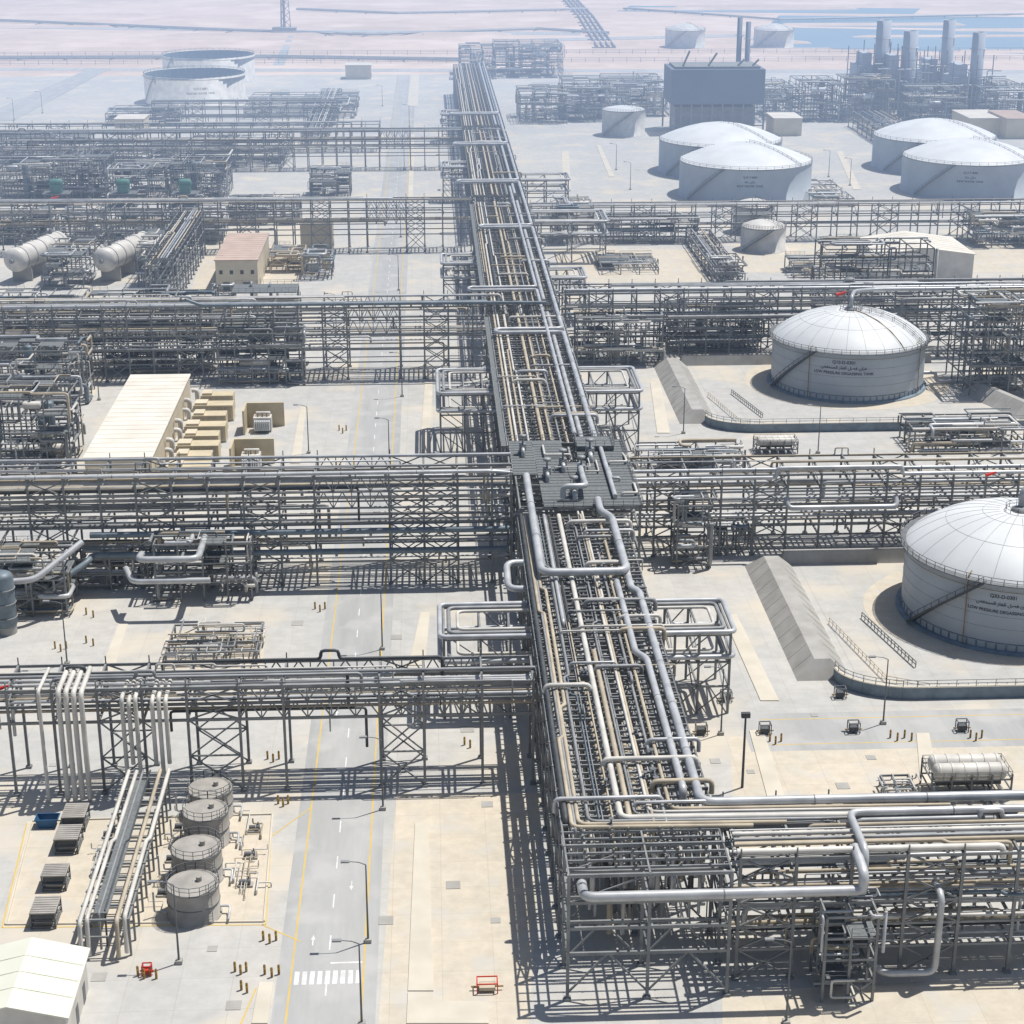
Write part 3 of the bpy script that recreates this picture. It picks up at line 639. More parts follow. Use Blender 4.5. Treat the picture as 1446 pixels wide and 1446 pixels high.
def degas(label,c,code,st0,ts,toff,R=18.5,H=12.0,DR=6.3):
    t=thing('degassing_tank',label,'storage tank',(*c,0))
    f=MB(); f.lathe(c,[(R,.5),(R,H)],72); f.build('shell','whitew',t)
    f=MB(); f.lathe(c,[(R+.9,.02),(R+.9,.5),(R,.52)],72)
    for i in range(72):
        a=2*math.pi*i/72; f.bar((c[0]+(R+.06)*math.cos(a),c[1]+(R+.06)*math.sin(a),.5),(c[0]+(R+.06)*math.cos(a),c[1]+(R+.06)*math.sin(a),1.5),.2)
    f.build('base_ring','blued',t)
    f=MB(); f.ring(c,R+.05,.09,1.7,96,4)
    for z in (4.2,6.3,8.4): f.ring(c,R+.0,.03,z,96,4)
    f.build('shell_band','blued',t)
    f=MB(); n=24; prof=[]
    for i in range(17):
        q=[1,.985,.96,.92,.87,.81,.74,.66,.58,.5,.42,.34,.26,.19,.13,.08,.05][i]; prof.append((R*q,H+DR*(1-q**2.5)**.92))
    f.lathe(c,prof,72); f.build('dome_roof','white',t)
    f=MB()
    for i in range(n):
        a=2*math.pi*i/n
        f.rev([(c[0]+rr*math.cos(a),c[1]+rr*math.sin(a),z+.01) for rr,z in prof[:-3]],[.035]*(len(prof)-3),4)
    for k in (7,11): f.ring(c,prof[k][0],.03,prof[k][1]+.01,60,4)
    f.build('roof_seam','clad2',t)
    f=MB(); f.lathe(c,[(R,H-.1),(R+1.0,H-.1),(R+1.0,H+.05),(R,H+.05)],72,False)
    pts=[(c[0]+(R+.95)*math.cos(2*math.pi*i/60),c[1]+(R+.95)*math.sin(2*math.pi*i/60),H+.05) for i in range(61)]; f.rail(pts,step=1.5,w=.08); f.build('rim_walkway','steeld',t)
    f=MB(); helix(f,c,R,.4,H+.1,st0,st0+.75,1.4); f.build('stair','dark',t)
    f=MB(); f.lathe(c,[(1.6,H+DR-.3),(1.6,H+DR+.4),(.2,H+DR+.5)],16); pts=[(c[0]+2.6*math.cos(2*math.pi*i/12),c[1]+2.6*math.sin(2*math.pi*i/12),H+DR-.1) for i in range(13)]; f.rail(pts,step=2); f.build('roof_hatch','steel',t)
    f=MB()
    a=math.radians(-35); pts=[]
    for rr,z in prof[::2]: pts.append((c[0]+rr*math.cos(a),c[1]+rr*math.sin(a),z))
    f.rail(pts,step=4,w=.08); f.rail([(p[0]+.6,p[1]+.5,p[2]) for p in pts],step=4,w=.08); f.build('roof_ladder','steel',t)
    f=MB()
    for da in (-1.25,.35): 
        a=math.radians(-60)+da; x=c[0]+(R+.4)*math.cos(a); y=c[1]+(R+.4)*math.sin(a); f.tube([(x,y,.5),(x,y,H+.6),(x+(c[0]-x)*.06,y+(c[1]-y)*.06,H+1)],.09,5)
    f.ring(c,R+.35,.05,H-1.2,72,4); f.build('fire_water_pipe','ochre',t)
    f=MB(); a=math.radians(-58); f.tube([(c[0]+rr*math.cos(a),c[1]+rr*math.sin(a),z+.15) for rr,z in prof[::3]],.1,5); f.build('roof_pipe','ochre',t)
    f=MB(); f.tube([(c[0]+R-.5,c[1]-3,3),(c[0]+R+3,c[1]-3,3),(c[0]+R+3,c[1]-3,.8),(c[0]+R+12,c[1]-3,.8)],.45,8); f.build('outlet_pipe','clad',t)
    av=math.atan2(-c[1],-c[0])+toff
    tanktext(t,c,R,[(code,ts*1.15,9.5),(AR,ts*1.15,8.2),('LOW PRESSURE DEGASSING TANK',ts,6.9)],av)
c1=(102,418); c2=(98.3,275)
degas('white domed degassing tank in the middle distance, the one fully in view',c1,'Q10-D-0301',-2.95,.92,-.04)
degas('nearer white domed degassing tank cut by the right edge of the photo',c2,'Q33-D-0301',-2.9,.72,-.07)
def wtank(label,c,R,H,rise,name='water_tank',txt=None,m='white',mw='whitew',cr=True,n=64,stair=True):
    t=thing(name,label,'storage tank',(*c,0))
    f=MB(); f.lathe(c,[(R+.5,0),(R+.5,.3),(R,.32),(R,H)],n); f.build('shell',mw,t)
    f=MB(); f.lathe(c,[(R,H)]+[(R*(1-q),H+rise*(1-(1-q)**1.9)) for q in (.12,.25,.4,.6,.8,.98)],n); f.build('roof',m,t)
    if cr:
        f=MB(); pts=[(c[0]+R*math.cos(2*math.pi*i/48),c[1]+R*math.sin(2*math.pi*i/48),H) for i in range(49)]; f.rail(pts,step=2,w=.09)
        f.ring(c,R+.1,.12,H-.3,n,4); f.build('rim_rail','steel',t)
        f=MB(); f.rail([(c[0]+R*(1-q)*.7,c[1]-R*(1-q)*.7,H+rise*(1-(1-q)**1.7)) for q in (0,.25,.5,.75,.95)],step=2,w=.1); f.build('roof_ladder','steeld',t)
    if stair: f=MB(); helix(f,c,R,.4,H,-2.7,-2.7+H*1.25/R,1); f.build('stair','steeld',t)
    if txt:
        av=math.atan2(-c[1],-c[0])+txt[1]; tanktext(t,c,R,[(s,z1,z) for s,z1,z in txt[0]],av)
    return t
WT=[('Q13-T-0001',1.1,10.2),('\uFEE9\uFE8E\uFEE3 \uFEE5\uFE8D\uFEB0\uFEA7',1.2,8.5),('RAW WATER TANK',1.1,6.9)]
wtank('front tank of the left pair of big white water tanks',(122,684),25.4,13.4,6.6,txt=(WT,.08))
wtank('back tank of the left pair of big white water tanks',(121,740),25.4,13.4,6.6)
wtank('front tank of the right pair of big white water tanks',(211,690),25.4,13.4,6.6,txt=(WT,.05))
wtank('back tank of the right pair of big white water tanks',(213,747),25.4,13.4,6.6)
x,y=P(1077,352); wtank('front one of two small hazy tanks left of the white warehouse',(x,y),7.4,8,2,m='lite',mw='lite',n=32)
x,y=P(1066,330); wtank('back one of two small hazy tanks left of the white warehouse',(x,y+4),7.2,9.5,2,m='lite',mw='lite',n=32)
x,y=P(880,190); wtank('small pale tank in haze between central rack and dark boiler house',(x,y),10.2,12,1.5,mw='lite',n=32)
x,y=P(967,66); wtank('left far away tank standing in the desert before the ponds',(x,y),14,12,4,mw='lite',m='lite',n=32)
x,y=P(1092,66); wtank('right far away tank standing in the desert before the ponds',(x,y),14,12,4,mw='lite',m='lite',n=32)
def open_tank(label,c,R,H):
    t=thing('open_tank',label,'storage tank',(*c,0))
    f=MB(); f.lathe(c,[(R+.5,0),(R+.5,.3),(R,.32),(R,H),(R-.4,H),(R-.4,H-6)],72); f.ring(c,R+.3,.3,H-1,72,4); f.build('shell','lite',t)
    f=MB(); f.lathe(c,[(R-.45,H-6),(R-2,H-6),(.5,H-5.7)],48); f.build('floating_roof','blued',t)
    f=MB(); f.rail([(c[0]+R*math.cos(2*math.pi*i/48),c[1]+R*math.sin(2*math.pi*i/48),H) for i in range(49)],step=3,w=.12); f.lathe(c,[(R-.45,H-.2),(R-.45,H-5.9)],48); f.build('inner_lining','blued',t)
    f=MB(); helix(f,c,R,.4,H,-2.7,-2.3); f.build('stair','steeld',t)
    return t
t=open_tank('front one of the two open topped round tanks at upper left',(-126,985),27,15)
tanktext(t,(-126,985),27,[('Q13-T-0001',1.5,9),('TREATED WATER TANK',1.4,6.6)],math.atan2(-985,126)+.1)
open_tank('back one of the two open topped round tanks at upper left',(-130,1085),27,15)
for i,(px,py,h,lb) in enumerate(((275,1290,4.3,'nearest'),(280,1238,4.3,'second nearest'),(293,1186,4.5,'third nearest'),(299,1148,3.9,'farthest'))):
    c=P(px,py); t=thing('small_tank',lb+' of four small grey tanks in a row at lower left','storage tank',(*c,0)); R=3.15 if i<2 else 2.95
    f=MB(); f.lathe(c,[(R+.2,0),(R+.2,.2),(R,.22),(R,h)],36); f.build('shell','tankg',t)
    f=MB(); f.lathe(c,[(R,h),(R*.5,h+.25),(.05,h+.35)],36); f.rev([(c[0]+.8,c[1],h),(c[0]+.8,c[1],h+.9)],[.35,.35],10); f.build('roof','tankg',t)
    f=MB(); f.rail([(c[0]+R*math.cos(2*math.pi*k/16),c[1]+R*math.sin(2*math.pi*k/16),h) for k in range(17)],step=1.2,w=.06); f.ring(c,R+.04,.07,h-.1,36,4); f.ring(c,R+.04,.05,h*.5,36,4); f.build('rim_rail','steeld',t)
    f=MB(); f.tube([(c[0]+R,c[1],1),(c[0]+R+1.2,c[1],1),(c[0]+R+1.2,c[1]-1,.6),(c[0]+R+1.2,c[1]-2.4,.6)],.16,6); f.build('outlet_pipe','clad',t)
    f=MB(); f.tube([(c[0]-R,c[1]-.5,.7),(c[0]-R-1.6,c[1]-.5,.7),(c[0]-R-1.6,c[1]-.5,3.5)],.13,6); f.build('inlet_pipe','clad',t)
    f=MB(); 
    for k in range(int(h/.4)): f.bar((c[0]-.3+R*.7,c[1]-R*.75,.3+k*.4),(c[0]+.3+R*.7,c[1]-R*.75,.3+k*.4),.06)
    for s in (-.3,.3): f.bar((c[0]+s+R*.7,c[1]-R*.75,0),(c[0]+s+R*.7,c[1]-R*.75,h+1),.07)
    f.build('ladder','steel',t)
def lowpipes(label,px0,px1,pyb,d,seed,k=12):
    rg=random.Random(seed); x0,y0=P(px0,pyb); x1=P(px1,pyb)[0]; t=thing('pump_skid',label,'pump skid',((x0+x1)/2,y0+d/2,0))
    for i in range(k):
        x=rg.uniform(x0,x1); y=y0+rg.uniform(0,d*.8); r=rg.choice([.06,.08,.11]); pts=[(x,y,.1),(x,y,.7),(x,y+rg.uniform(1.5,6),.7)]; q=pts[-1]; pts+=[(q[0]+rg.choice([-1,1])*rg.uniform(1,2.2),q[1],.7)]; q=pts[-1]; pts+=[(q[0],q[1],rg.choice([.1,1.5]))]
        f=MB(); f.tube(pts,r,6); f.build('pipe',rg.choice(['lite','clad','tan']),t)
    for i in range(3):
        x=(x0+x1)/2; y=y0+d*(i+.5)/3; f=MB(); f.box(x-.9,y-.5,0,x+.9,y+.5,.3); f.build('plinth','conc',t)
        f=MB(); f.rev([(x-.8,y,.65),(x,y,.65)],[.28,.28],9); f.rev([(x+.1,y,.65),(x+.6,y,.65)],[.4,.4],9); f.rev([(x+.4,y,.6),(x+.4,y,1.4)],[.09,.09],6); f.build('pump','steeld',t)
lowpipes('low pumps and pipes right of the four small tanks',325,362,1272,20,170,16)
lowpipes('low pumps and pipes between the pale pipe way and the small tanks',216,236,1290,24,171,12)
lowpipes('low pumps and pipes between the dark skids and the pale pipe way',122,145,1250,14,172,10)
def skid(label,c,w,d,h,dark='dkbox',top='tankg',n=2):
    t=thing('cooler_skid',label,'equipment skid',(*c,0)); x,y=c
    f=MB()
    for a in (-w/2,w/2):
        for b in (-d/2,d/2): f.bar((x+a,y+b,0),(x+a,y+b,h),.16)
    for z in (.3,h*.45): 
        for b in (-d/2,d/2): f.bar((x-w/2,y+b,z),(x+w/2,y+b,z),.16)
        for a in (-w/2,w/2): f.bar((x+a,y-d/2,z),(x+a,y+d/2,z),.16)
    f.build('frame','steeld',t)
    f=MB(); f.box(x-w/2+.1,y-d/2+.1,h*.6,x+w/2-.1,y+d/2-.1,h-.1); f.build('casing',dark,t)
    f=MB(); f.box(x-w/2-.1,y-d/2-.1,h-.1,x+w/2+.1,y+d/2+.1,h+.06)
    for k in range(7): f.bar((x-w/2,y-d/2+d*(k+.5)/7,h+.08),(x+w/2,y-d/2+d*(k+.5)/7,h+.08),.08)
    f.build('lid',top,t)
    for k in range(n): f=MB(); f.drum((x-w*.4,y-d*.3+k*d*.6/max(1,n-1),.7),(x+w*.4,y-d*.3+k*d*.6/max(1,n-1),.7),.4,10); f.build('pump','clad2',t)
    return t
for i,(px,py,lb) in enumerate(((66,1300,'nearest'),(80,1250,'second nearest'),(98,1196,'third nearest'),(108,1165,'farthest'))): skid(lb+' of four dark skids with grey lids left of the pale pipe way',P(px,py),2.9,3.6 if i!=1 else 2.8,2.2)
def cooler(label,c,w,d,h,R=1.35):
    t=thing('air_cooler',label,'air cooler',(*c,0)); x,y=c
    f=MB()
    for a in fr(-w/2,w/2,3):
        for b in (-d/2,d/2): f.bar((x+a,y+b,0),(x+a,y+b,h+.8),.22)
        f.bar((x+a,y-d/2,h*.5),(x+a,y+d/2,h*.5),.18); f.bar((x+a,y-d/2,h),(x+a,y+d/2,h),.18)
    for b in (-d/2,d/2):
        for z in (h*.5,h): f.bar((x-w/2,y+b,z),(x+w/2,y+b,z),.2)
    f.build('frame','steeld',t)
    f=MB(); f.box(x-w/2+1,y-d/4,h*.5+.2,x+w/2-1,y+d/4,h-.3); f.build('casing','dkbox',t)
    for s in (-1,1):
        f=MB(); f.drum((x-w/2+.4,y+s*(R+.1),h+R*.6),(x+w/2-.4,y+s*(R+.1),h+R*.6),R,16)
        for k in range(6): q=x-w/2+1.2+k*(w-2.4)/5; f.rev([(q-.1,y+s*(R+.1),h+R*.6),(q+.1,y+s*(R+.1),h+R*.6)],[R+.08]*2,16)
        f.build('tube_bundle','lite',t)
    f=MB(); f.rail([(x-w/2,y-d/2,h+.1),(x+w/2,y-d/2,h+.1),(x+w/2,y+d/2,h+.1),(x-w/2,y+d/2,h+.1),(x-w/2,y-d/2,h+.1)],step=1.5); f.build('handrail','steel',t)
    for k in range(5): f=MB(); q=x-w/2+1+k*(w-2)/4; f.tube([(q,y-d/2-1,.5),(q,y-d/2-1,h*.4),(q,y,h*.4)],.2,7); f.build('pipe','clad',t)
cooler('air cooler with two pale drums on sandy ground above the bottom right rack',(P(1368,1128)[0],P(1372,1128)[1]+2),11.0,5.2,3.2,1.15)
cooler('air cooler with pale top standing behind the second right cross rack',(P(1097,641)[0],P(1097,641)[1]+2),9,4,2,.8)
mod('small pump unit left of the air cooler at lower right',1255,1295,1135,5,1.6,260,npipe=14,cell=3,lev=1.6,rr=(.1,.13),name='pump_skid')
# ------------------------------------------------------------------ dikes
def dike(label,path,hw=3.2,tw=.5,h=3.0,m='conc'):
    f=MB(); n=len(path); sec=[(-hw,0),(-tw,h),(tw,h),(hw,0)]; vs=[]
    for i,p in enumerate(path):
        a=Vector(path[max(0,i-1)]); b=Vector(path[min(n-1,i+1)]); d=(b-a).normalized(); nn=Vector((-d.y,d.x))
        e=0 if n>2 else (-1 if i==0 else 1)
        for s,z in sec: vs.append((p[0]+nn.x*s-d.x*e*(hw*.5 if z else 0),p[1]+nn.y*s-d.y*e*(hw*.5 if z else 0),z))
    fs=[(i*4+j,(i+1)*4+j,(i+1)*4+j+1,i*4+j+1) for i in range(n-1) for j in range(3)]; fs+=[(0,1,2,3),((n-1)*4+3,(n-1)*4+2,(n-1)*4+1,(n-1)*4)]
    f.add(vs,fs)
    L=(Vector(path[-1])-Vector(path[0])).length; a=Vector(path[0]); d=(Vector(path[-1])-a).normalized(); nn=Vector((-d.y,d.x))
    for k in range(1,int(L/4)):
        c=a+d*(k*4)
        for s in (-1,1): p=c+nn*(s*hw); q=c+nn*(s*tw); f.bar((p.x,p.y,.02),(q.x,q.y,h+.01),.08,.06)
    return one(f,'containment_dike',m,label,'dike',(path[0][0],path[0][1],0))
def wallarc(label,path,h=2.0,w=.4):
    t=thing('curved_wall',label,'wall',(*path[0],0)); f=MB()
    for i in range(len(path)-1): f.bar((*path[i],h/2),(*path[i+1],h/2),w,h)
    f.build('wall_face','blued',t)
    f=MB()
    for i in range(len(path)-1): f.bar((*path[i],h+.04),(*path[i+1],h+.04),w+.3,.08)
    f.build('coping','concl',t)
    f=MB(); f.rail([(x,y,h) for x,y in path],step=3,w=.08); f.build('handrail','steel',t)
for (Y0,Y1,nm) in ((249,297,'nearer'),(385,434,'farther')):
    dike('sloping concrete dike on the left side of the %s degassing tank basin'%nm,[(60.5,Y0),(60.5,Y1+.5)],4.3,1.3,2.8)
    dike('concrete dike wall behind the %s degassing tank'%nm,[(63,Y1+2),(128,Y1+2)],1.2,.4,2.4)
    arc=[(62.2,Y0+.5),(62.6,Y0-1.5)]+[(63+9*math.sin(q*math.pi/16),Y0-7.1+5*(1-math.sin(q*math.pi/16))) for q in range(2,9)]
    arc=[(62.2,Y0+.6)]+[(62.2+11*(1-math.cos(q*math.pi/16)),Y0+.6-7.7*math.sin(q*math.pi/16)) for q in range(1,9)]+[(140,Y0-7.1)]
    wallarc('curved blue grey retaining wall with railing in front of the %s degassing tank'%nm,arc)
    g=MB(); g.quad((66,Y0-6.5,.03),(140,Y0-6.5,.03),(140,Y1,.03),(66,Y1,.03)); struct(g,'tank_basin_floor','pad')
    g=MB(); n=64; cc=c2 if nm=='nearer' else c1
    g.add([(cc[0]+25*math.cos(2*math.pi*i/n),cc[1]+ (24 if nm=='farther' else 23)*math.sin(2*math.pi*i/n),.05) for i in range(n)],[tuple(range(n))]); struct(g,'sand_ring','sand')
    f=MB(); f.rail([(66,Y0+22,.1),(70,Y0-1,.1),(76,Y0-4,.1),(120,Y0-4.6,.1)],1.0,1.5,.08); one(f,'guard_rail','tan','thin tan guard rail inside the %s degassing tank basin'%nm,'railing',(70,Y0,0))
    f=MB(); f.rail([(72,Y0+24,.1),(76,Y0+4,.1)],1.0,1.2,.12); one(f,'guard_rail','steeld','short dark guard rail left of the %s degassing tank'%nm,'railing',(74,Y0+10,0))
dike('concrete ramp dike right of the farther degassing tank',[(139,385),(131,408)],4,.7,3)
# ------------------------------------------------------------------ buildings
def building(label,x0,y0,x1,y1,h,wall,roof,gable=0,doors=(),wins=0,name='building'):
    t=thing(name,label,'building',((x0+x1)/2,(y0+y1)/2,0)); xm=(x0+x1)/2
    f=MB()
    if gable: 
        f.add([(x0,y0,0),(x1,y0,0),(x1,y0,h),(xm,y0,h+gable),(x0,y0,h),(x0,y1,0),(x1,y1,0),(x1,y1,h),(xm,y1,h+gable),(x0,y1,h)],[(0,1,2,3,4),(9,8,7,6,5),(1,6,7,2),(5,0,4,9)])
    else: f.box(x0,y0,0,x1,y1,h)
    f.build('wall',wall,t)
    f=MB()
    if gable:
        e=.5
        for s,xe in ((-1,x0-e),(1,x1+e)):
            ze=h-gable*e/(xm-x0); f.add([(xe,y0-e,ze+.05),(xm,y0-e,h+gable+.05),(xm,y1+e,h+gable+.05),(xe,y1+e,ze+.05),(xe,y0-e,ze+.25),(xm,y0-e,h+gable+.25),(xm,y1+e,h+gable+.25),(xe,y1+e,ze+.25)],[(0,1,2,3),(7,6,5,4),(0,4,5,1),(3,2,6,7),(0,3,7,4)])
    else: f.box(x0-.3,y0-.3,h,x1+.3,y1+.3,h+.35)
    rf=f.build('roof',roof,t)
    f=MB()
    k=int((y1-y0)/3)
    for i in range(1,k):
        y=y0+(y1-y0)*i/k
        if gable:
            f.bar((x0-.4,y,h+.27),(xm,y,h+gable+.27),.05); f.bar((xm,y,h+gable+.27),(x1+.4,y,h+.27),.05)
        else: f.bar((x0-.2,y,h+.37),(x1+.2,y,h+.37),.06)
    if f.v: f.build('roof_seam',roof,rf)
    for dx in doors: f=MB(); f.box(x0+dx,y0-.04,0,x0+dx+2,y0+.1,2.6); f.build('door','steeld',t)
    for i in range(wins):
        f=MB(); q=x0+(x1-x0)*(i+.5)/wins; f.box(q-.5,y0-.05,h*.55,q+.5,y0+.1,h*.55+1.2); f.build('window','glass',t)
    for i in range(3):
        f=MB(); yy=y0+(y1-y0)*(i+.5)/3; f.box(x1-.1,yy-1,0,x1+.05,yy+.2,2.4); f.build('door','steeld',t)
    return t
building('long cream building with a pale flat roof left of the road',-71,345,-57.5,407,6.8,'cream','roofw',doors=(5,))
building('cream building with a brown flat roof between third and fourth left cross racks',-64.5,526,-52,567,9,'cream','roofp',doors=(2,8),wins=4)
building('shed with a plain cream green gabled roof at the bottom left corner',-52,160.5,-40.2,172.5,5,'lite','roofg',gable=1.5,name='shed',doors=(7,))
x0,y0=P(1235,402); x1,_=P(1374,402)
building('long white warehouse behind the farther domed tank, right side',x0,y0,x1,y0+26,9,'lite','roofw',gable=2)
for i,(a,b,py,d,h,m,r,lb) in enumerate(((1092,1132,192,20,8,'cream','roofw','small hazy cream building right of the dark boiler house'),(1368,1420,192,30,8,'cream','roofw','hazy cream building below the rightmost stack'),(1420,1460,196,30,9,'cream','roofp','hazy brown roofed building at the right edge'),(488,524,112,14,8,'cream','roofw','small pale building far away beside the road top'),(425,470,355,10,9,'cream','roofw','cream cabinet building beside the road under the fourth cross rack'),(163,204,190,16,7,'cream','roofw','small hazy building below the open tanks'))):
    x0,y0=P(a,py); x1,_=P(b,py); building(lb,x0,y0,x1,y0+d,h,m,r)
def cabinet(label,x,y,w,d,h,gr=None):
    t=thing('ac_cabinet',label,'cooling unit',(x,y,0),gr)
    f=MB(); f.box(x-w/2,y-d/2,.3,x+w/2,y+d/2,h); f.build('casing','creamd',t)
    f=MB()
    for k in range(5): f.box(x-w/2+.3+k*(w-.6)/5,y-d/2-.06,.7,x-w/2+.1+(k+1)*(w-.6)/5,y-d/2+.05,h-.5)
    f.build('louvre','tan',t)
    f=MB(); f.box(x-w/2+.4,y-d/2+.4,h,x-w/2+w*.35,y+d/2-.4,h+.5); f.build('hood','cream',t)
    f=MB(); f.box(x-w/2-.1,y-d/2-.1,0,x+w/2+.1,y+d/2+.1,.3); f.build('plinth','conc',t)
    f=MB(); f.tube([(x-w/2,y,2.2),(x-w/2-1,y,2.2),(x-w/2-1,y,4.6),(x-w/2-2.2,y,4.6)],.55,8); f.build('duct','lite',t)
for i,y in enumerate((350,357,364,371,378,386,394,402)):
    cabinet('cream cooling unit beside the long pale roofed building, number %s from the near end'%['one','two','three','four','five','six','seven','eight'][i],-50.5,y,9 if i%2==0 else 7.5,4,3.8,'cooling units beside the building')
def transformer(label,x,y):
    t=thing('transformer',label,'transformer',(x,y,0))
    f=MB(); f.box(x-4.4,y+3.2,0,x+4.4,y+3.7,5.6); f.box(x-4.4,y-3.2,0,x-3.95,y+3.2,5.6); f.build('blast_wall','creamd',t)
    f=MB(); f.box(x-2.2,y-1.4,.4,x+1.8,y+1.6,3.4); f.build('tank','lite',t)
    f=MB()
    for k in range(8): f.box(x-1.9+k*.45,y-2.6,.7,x-1.65+k*.45,y-1.4,2.9)
    f.build('radiator','white',t)
    f=MB(); f.drum((x-1.8,y+.4,4),(x+1.6,y+.4,4),.42,10); f.build('conservator','lite',t)
    for k in range(3): f=MB(); f.rev([(x-1.2+k*1,y-.4,3.2),(x-1.2+k*1,y-.4,3.6),(x-1.2+k*1,y-.4,4.3)],[.22,.15,.08],8); f.build('bushing','ochre',t)
for px,py,lb in ((373,608,'transformer in a cream walled bay right of the long building, upper of two'),(357,662,'transformer in a cream walled bay right of the long building, lower of two'),(446,385,'hazy transformer below the fourth cross rack near the road')):
    transformer(lb,*P(px,py))
def bullet(label,px,py,L=30,R=3.7):
    x,y=P(px,py); t=thing('horizontal_vessel',label,'pressure vessel',(x,y,0)); dx=9
    f=MB(); f.drum((x,y,R+3.5),(x+dx,y+L,R+3.5),R,28); f.build('shell','lite',t)
    for q in (.12,.3,.5,.7,.88): f=MB(); f.rev([(x+dx*q,y+L*q,R+3.5),(x+dx*(q+.012),y+L*(q+.012),R+3.5)],[R+.1]*2,28); f.build('band','clad2',t)
    for q in (.18,.5,.82): f=MB(); f.box(x+dx*q-R*.8,y+L*q-.5,0,x+dx*q+R*.8,y+L*q+.5,R+1.2); f.build('saddle','conc',t)
    for q in (.2,.5,.8): f=MB(); f.rev([(x+dx*q,y+L*q,2*R+3),(x+dx*q,y+L*q,2*R+5)],[.5,.5],10); f.build('nozzle','steel',t)
    f=MB(); f.rail([(x+dx*.1,y+L*.1,2*R+3.4),(x+dx*.9,y+L*.9,2*R+3.4)],step=2,w=.12); f.build('top_rail','steeld',t)
    f=MB(); f.rev([(x-.2,y-.6,R+3.5),(x,y,R+3.5)],[.7,.7],12); f.build('manway','clad2',t)
bullet('white horizontal vessel nearest the left edge behind the third cross rack',20,402)
bullet('white horizontal vessel between two steel modules behind the third cross rack',146,402)
for px,lb in ((82,'left'),(176,'middle'),(263,'right')):
    x,y=P(px,291); t=thing('green_compressor',lb+' green machine in the hazy area above the fourth left cross rack','machine',(x,y,0))
    f=MB(); f.drum((x-2.6,y,8.6),(x+2.6,y,8.6),1.6,14); f.box(x-2,y-2,5,x+2,y+2,8); f.build('housing','green',t)
    f=MB(); f.box(x-5,y-3,0,x+5,y+5,.5); 
    for a in (-4,4):
        for b in (-2.5,4): f.bar((x+a,y+b,.5),(x+a,y+b,5),.5)
    f.box(x-5,y-3,4.7,x+5,y+5,5); f.build('base_frame','steeld',t)
x,y=P(10,893); t=thing('vertical_vessel','blue grey upright vessel at the left edge in front of the second cross rack','pressure vessel',(x,y,0))
f=MB(); f.drum((x,y,.8),(x,y,11),1.9,20); f.build('shell','bluep',t)
for z in (3,5.5,8): f=MB(); f.ring((x,y),1.95,.12,z,24,5); f.build('band','steel',t)
f=MB(); f.lathe((x,y),[(1.7,0),(1.7,1.4)],20); f.build('skirt','conc',t)
header('grey pipe climbing diagonally between modules left of the second cross rack',[(-78,276,3),(-74,276,8),(-67,277,8),(-60,284,12)],.55,'clad')
header('upper big elbow pipe on the module in front of the second cross rack',[(-50,283,10),(-50,279,10.5),(-40,279,10.5),(-40,290,10.5)],.58,'clad')
header('lower big elbow pipe on the module in front of the second cross rack',[(-53,284,7),(-51,278,7),(-38,278,7)],.5,'clad')
# ------------------------------------------------------------------ power plant, stacks
def stack(label,px,pyt,pyb,wpx,name='exhaust_stack',m='hrsg'):
    x,y=P(px,pyb); R=wpx/2/F*y; 
    H=HC-(sp+(pyt-723)/F*cp)*math.hypot(x,y)/(cp-(pyt-723)/F*sp)
    t=thing(name,label,'chimney stack',(x,y,0))
    f=MB(); f.lathe((x,y),[(R*1.02,0),(R,H*.3),(R,H),(R*.85,H),(R*.85,H-3)],28); f.build('flue',m,t)
    for q in (.45,.8):
        f=MB(); f.lathe((x,y),[(R,H*q),(R+.9,H*q),(R+.9,H*q+.2),(R,H*q+.2)],28,False); f.build('gallery','hrsg',t)
    return x,y,R,H
for px,pt,pb,w,lb in ((1240,24,158,20,'leftmost thick grey exhaust stack in the far power plant'),(1278,38,162,20,'second thick grey exhaust stack from the left'),(1331,22,155,17,'third thick grey exhaust stack from the left'),(1373,38,164,18,'rightmost thick grey exhaust stack')):
    x,y,R,H=stack(lb,px,pt,pb,w)
    t=thing('boiler_block','steam boiler block at the foot of the '+lb.replace(' in the far power plant',''),'boiler',(x-8,y,0)); e=4 if px<1300 else 0
    f=MB(); f.box(x-13,y-6,3,x-R-1.5,y+14,20+e); f.box(x-11,y-4,20.01+e,x-R-2.5,y+10,26+e); f.build('casing','hrsg',t)
    f=MB()
    for a in fr(x-14,x+6,4):
        for b in (y-7.5,y+15): f.bar((a,b,0),(a,b,random.Random(a).choice([20,24,28,31])+e),.4)
    for z in (4,8,12,16,20,24+e):
        for b in (y-7.5,y+15): f.bar((x-14,b,z),(x+6,b,z),.3)
    for i in range(5): f.bar((x-14+4*i,y-7.5,4*i),(x-10+4*i,y-7.5,4*i+4),.25); f.bar((x-10+4*i,y-7.5,4*i),(x-14+4*i,y-7.5,4*i+4),.25)
    f.build('frame','steel',t)
    rg=random.Random(px)
    for k in range(14): f=MB(); a=rg.uniform(x-13,x+5); z=rg.uniform(6,26); f.tube([(a,y-8.5,2),(a,y-8.5,z),(a+rg.uniform(-9,9),y-8.5,z)],rg.choice([.25,.4,.6]),6); f.build('pipe',rg.choice(['clad','lite','clad2']),t)
stack('left one of two thin dark stacks behind the boiler house',1040,23,150,7,m='housep'); stack('right one of two thin dark stacks behind the boiler house',1052,29,150,7,m='housep')
x0,y0=P(946,190); x1,_=P(1078,190); y1=y0+28
t=thing('boiler_house','dark blue grey block building raised on steel legs in the far haze','building',((x0+x1)/2,y0,0))
f=MB(); f.box(x0,y0,14,x1,y1,30); f.build('casing','housep',t)
f=MB(); 
for a in fr(x0,x1,5):
    for b in (y0,y1): f.bar((a,b,0),(a,b,14),.7)
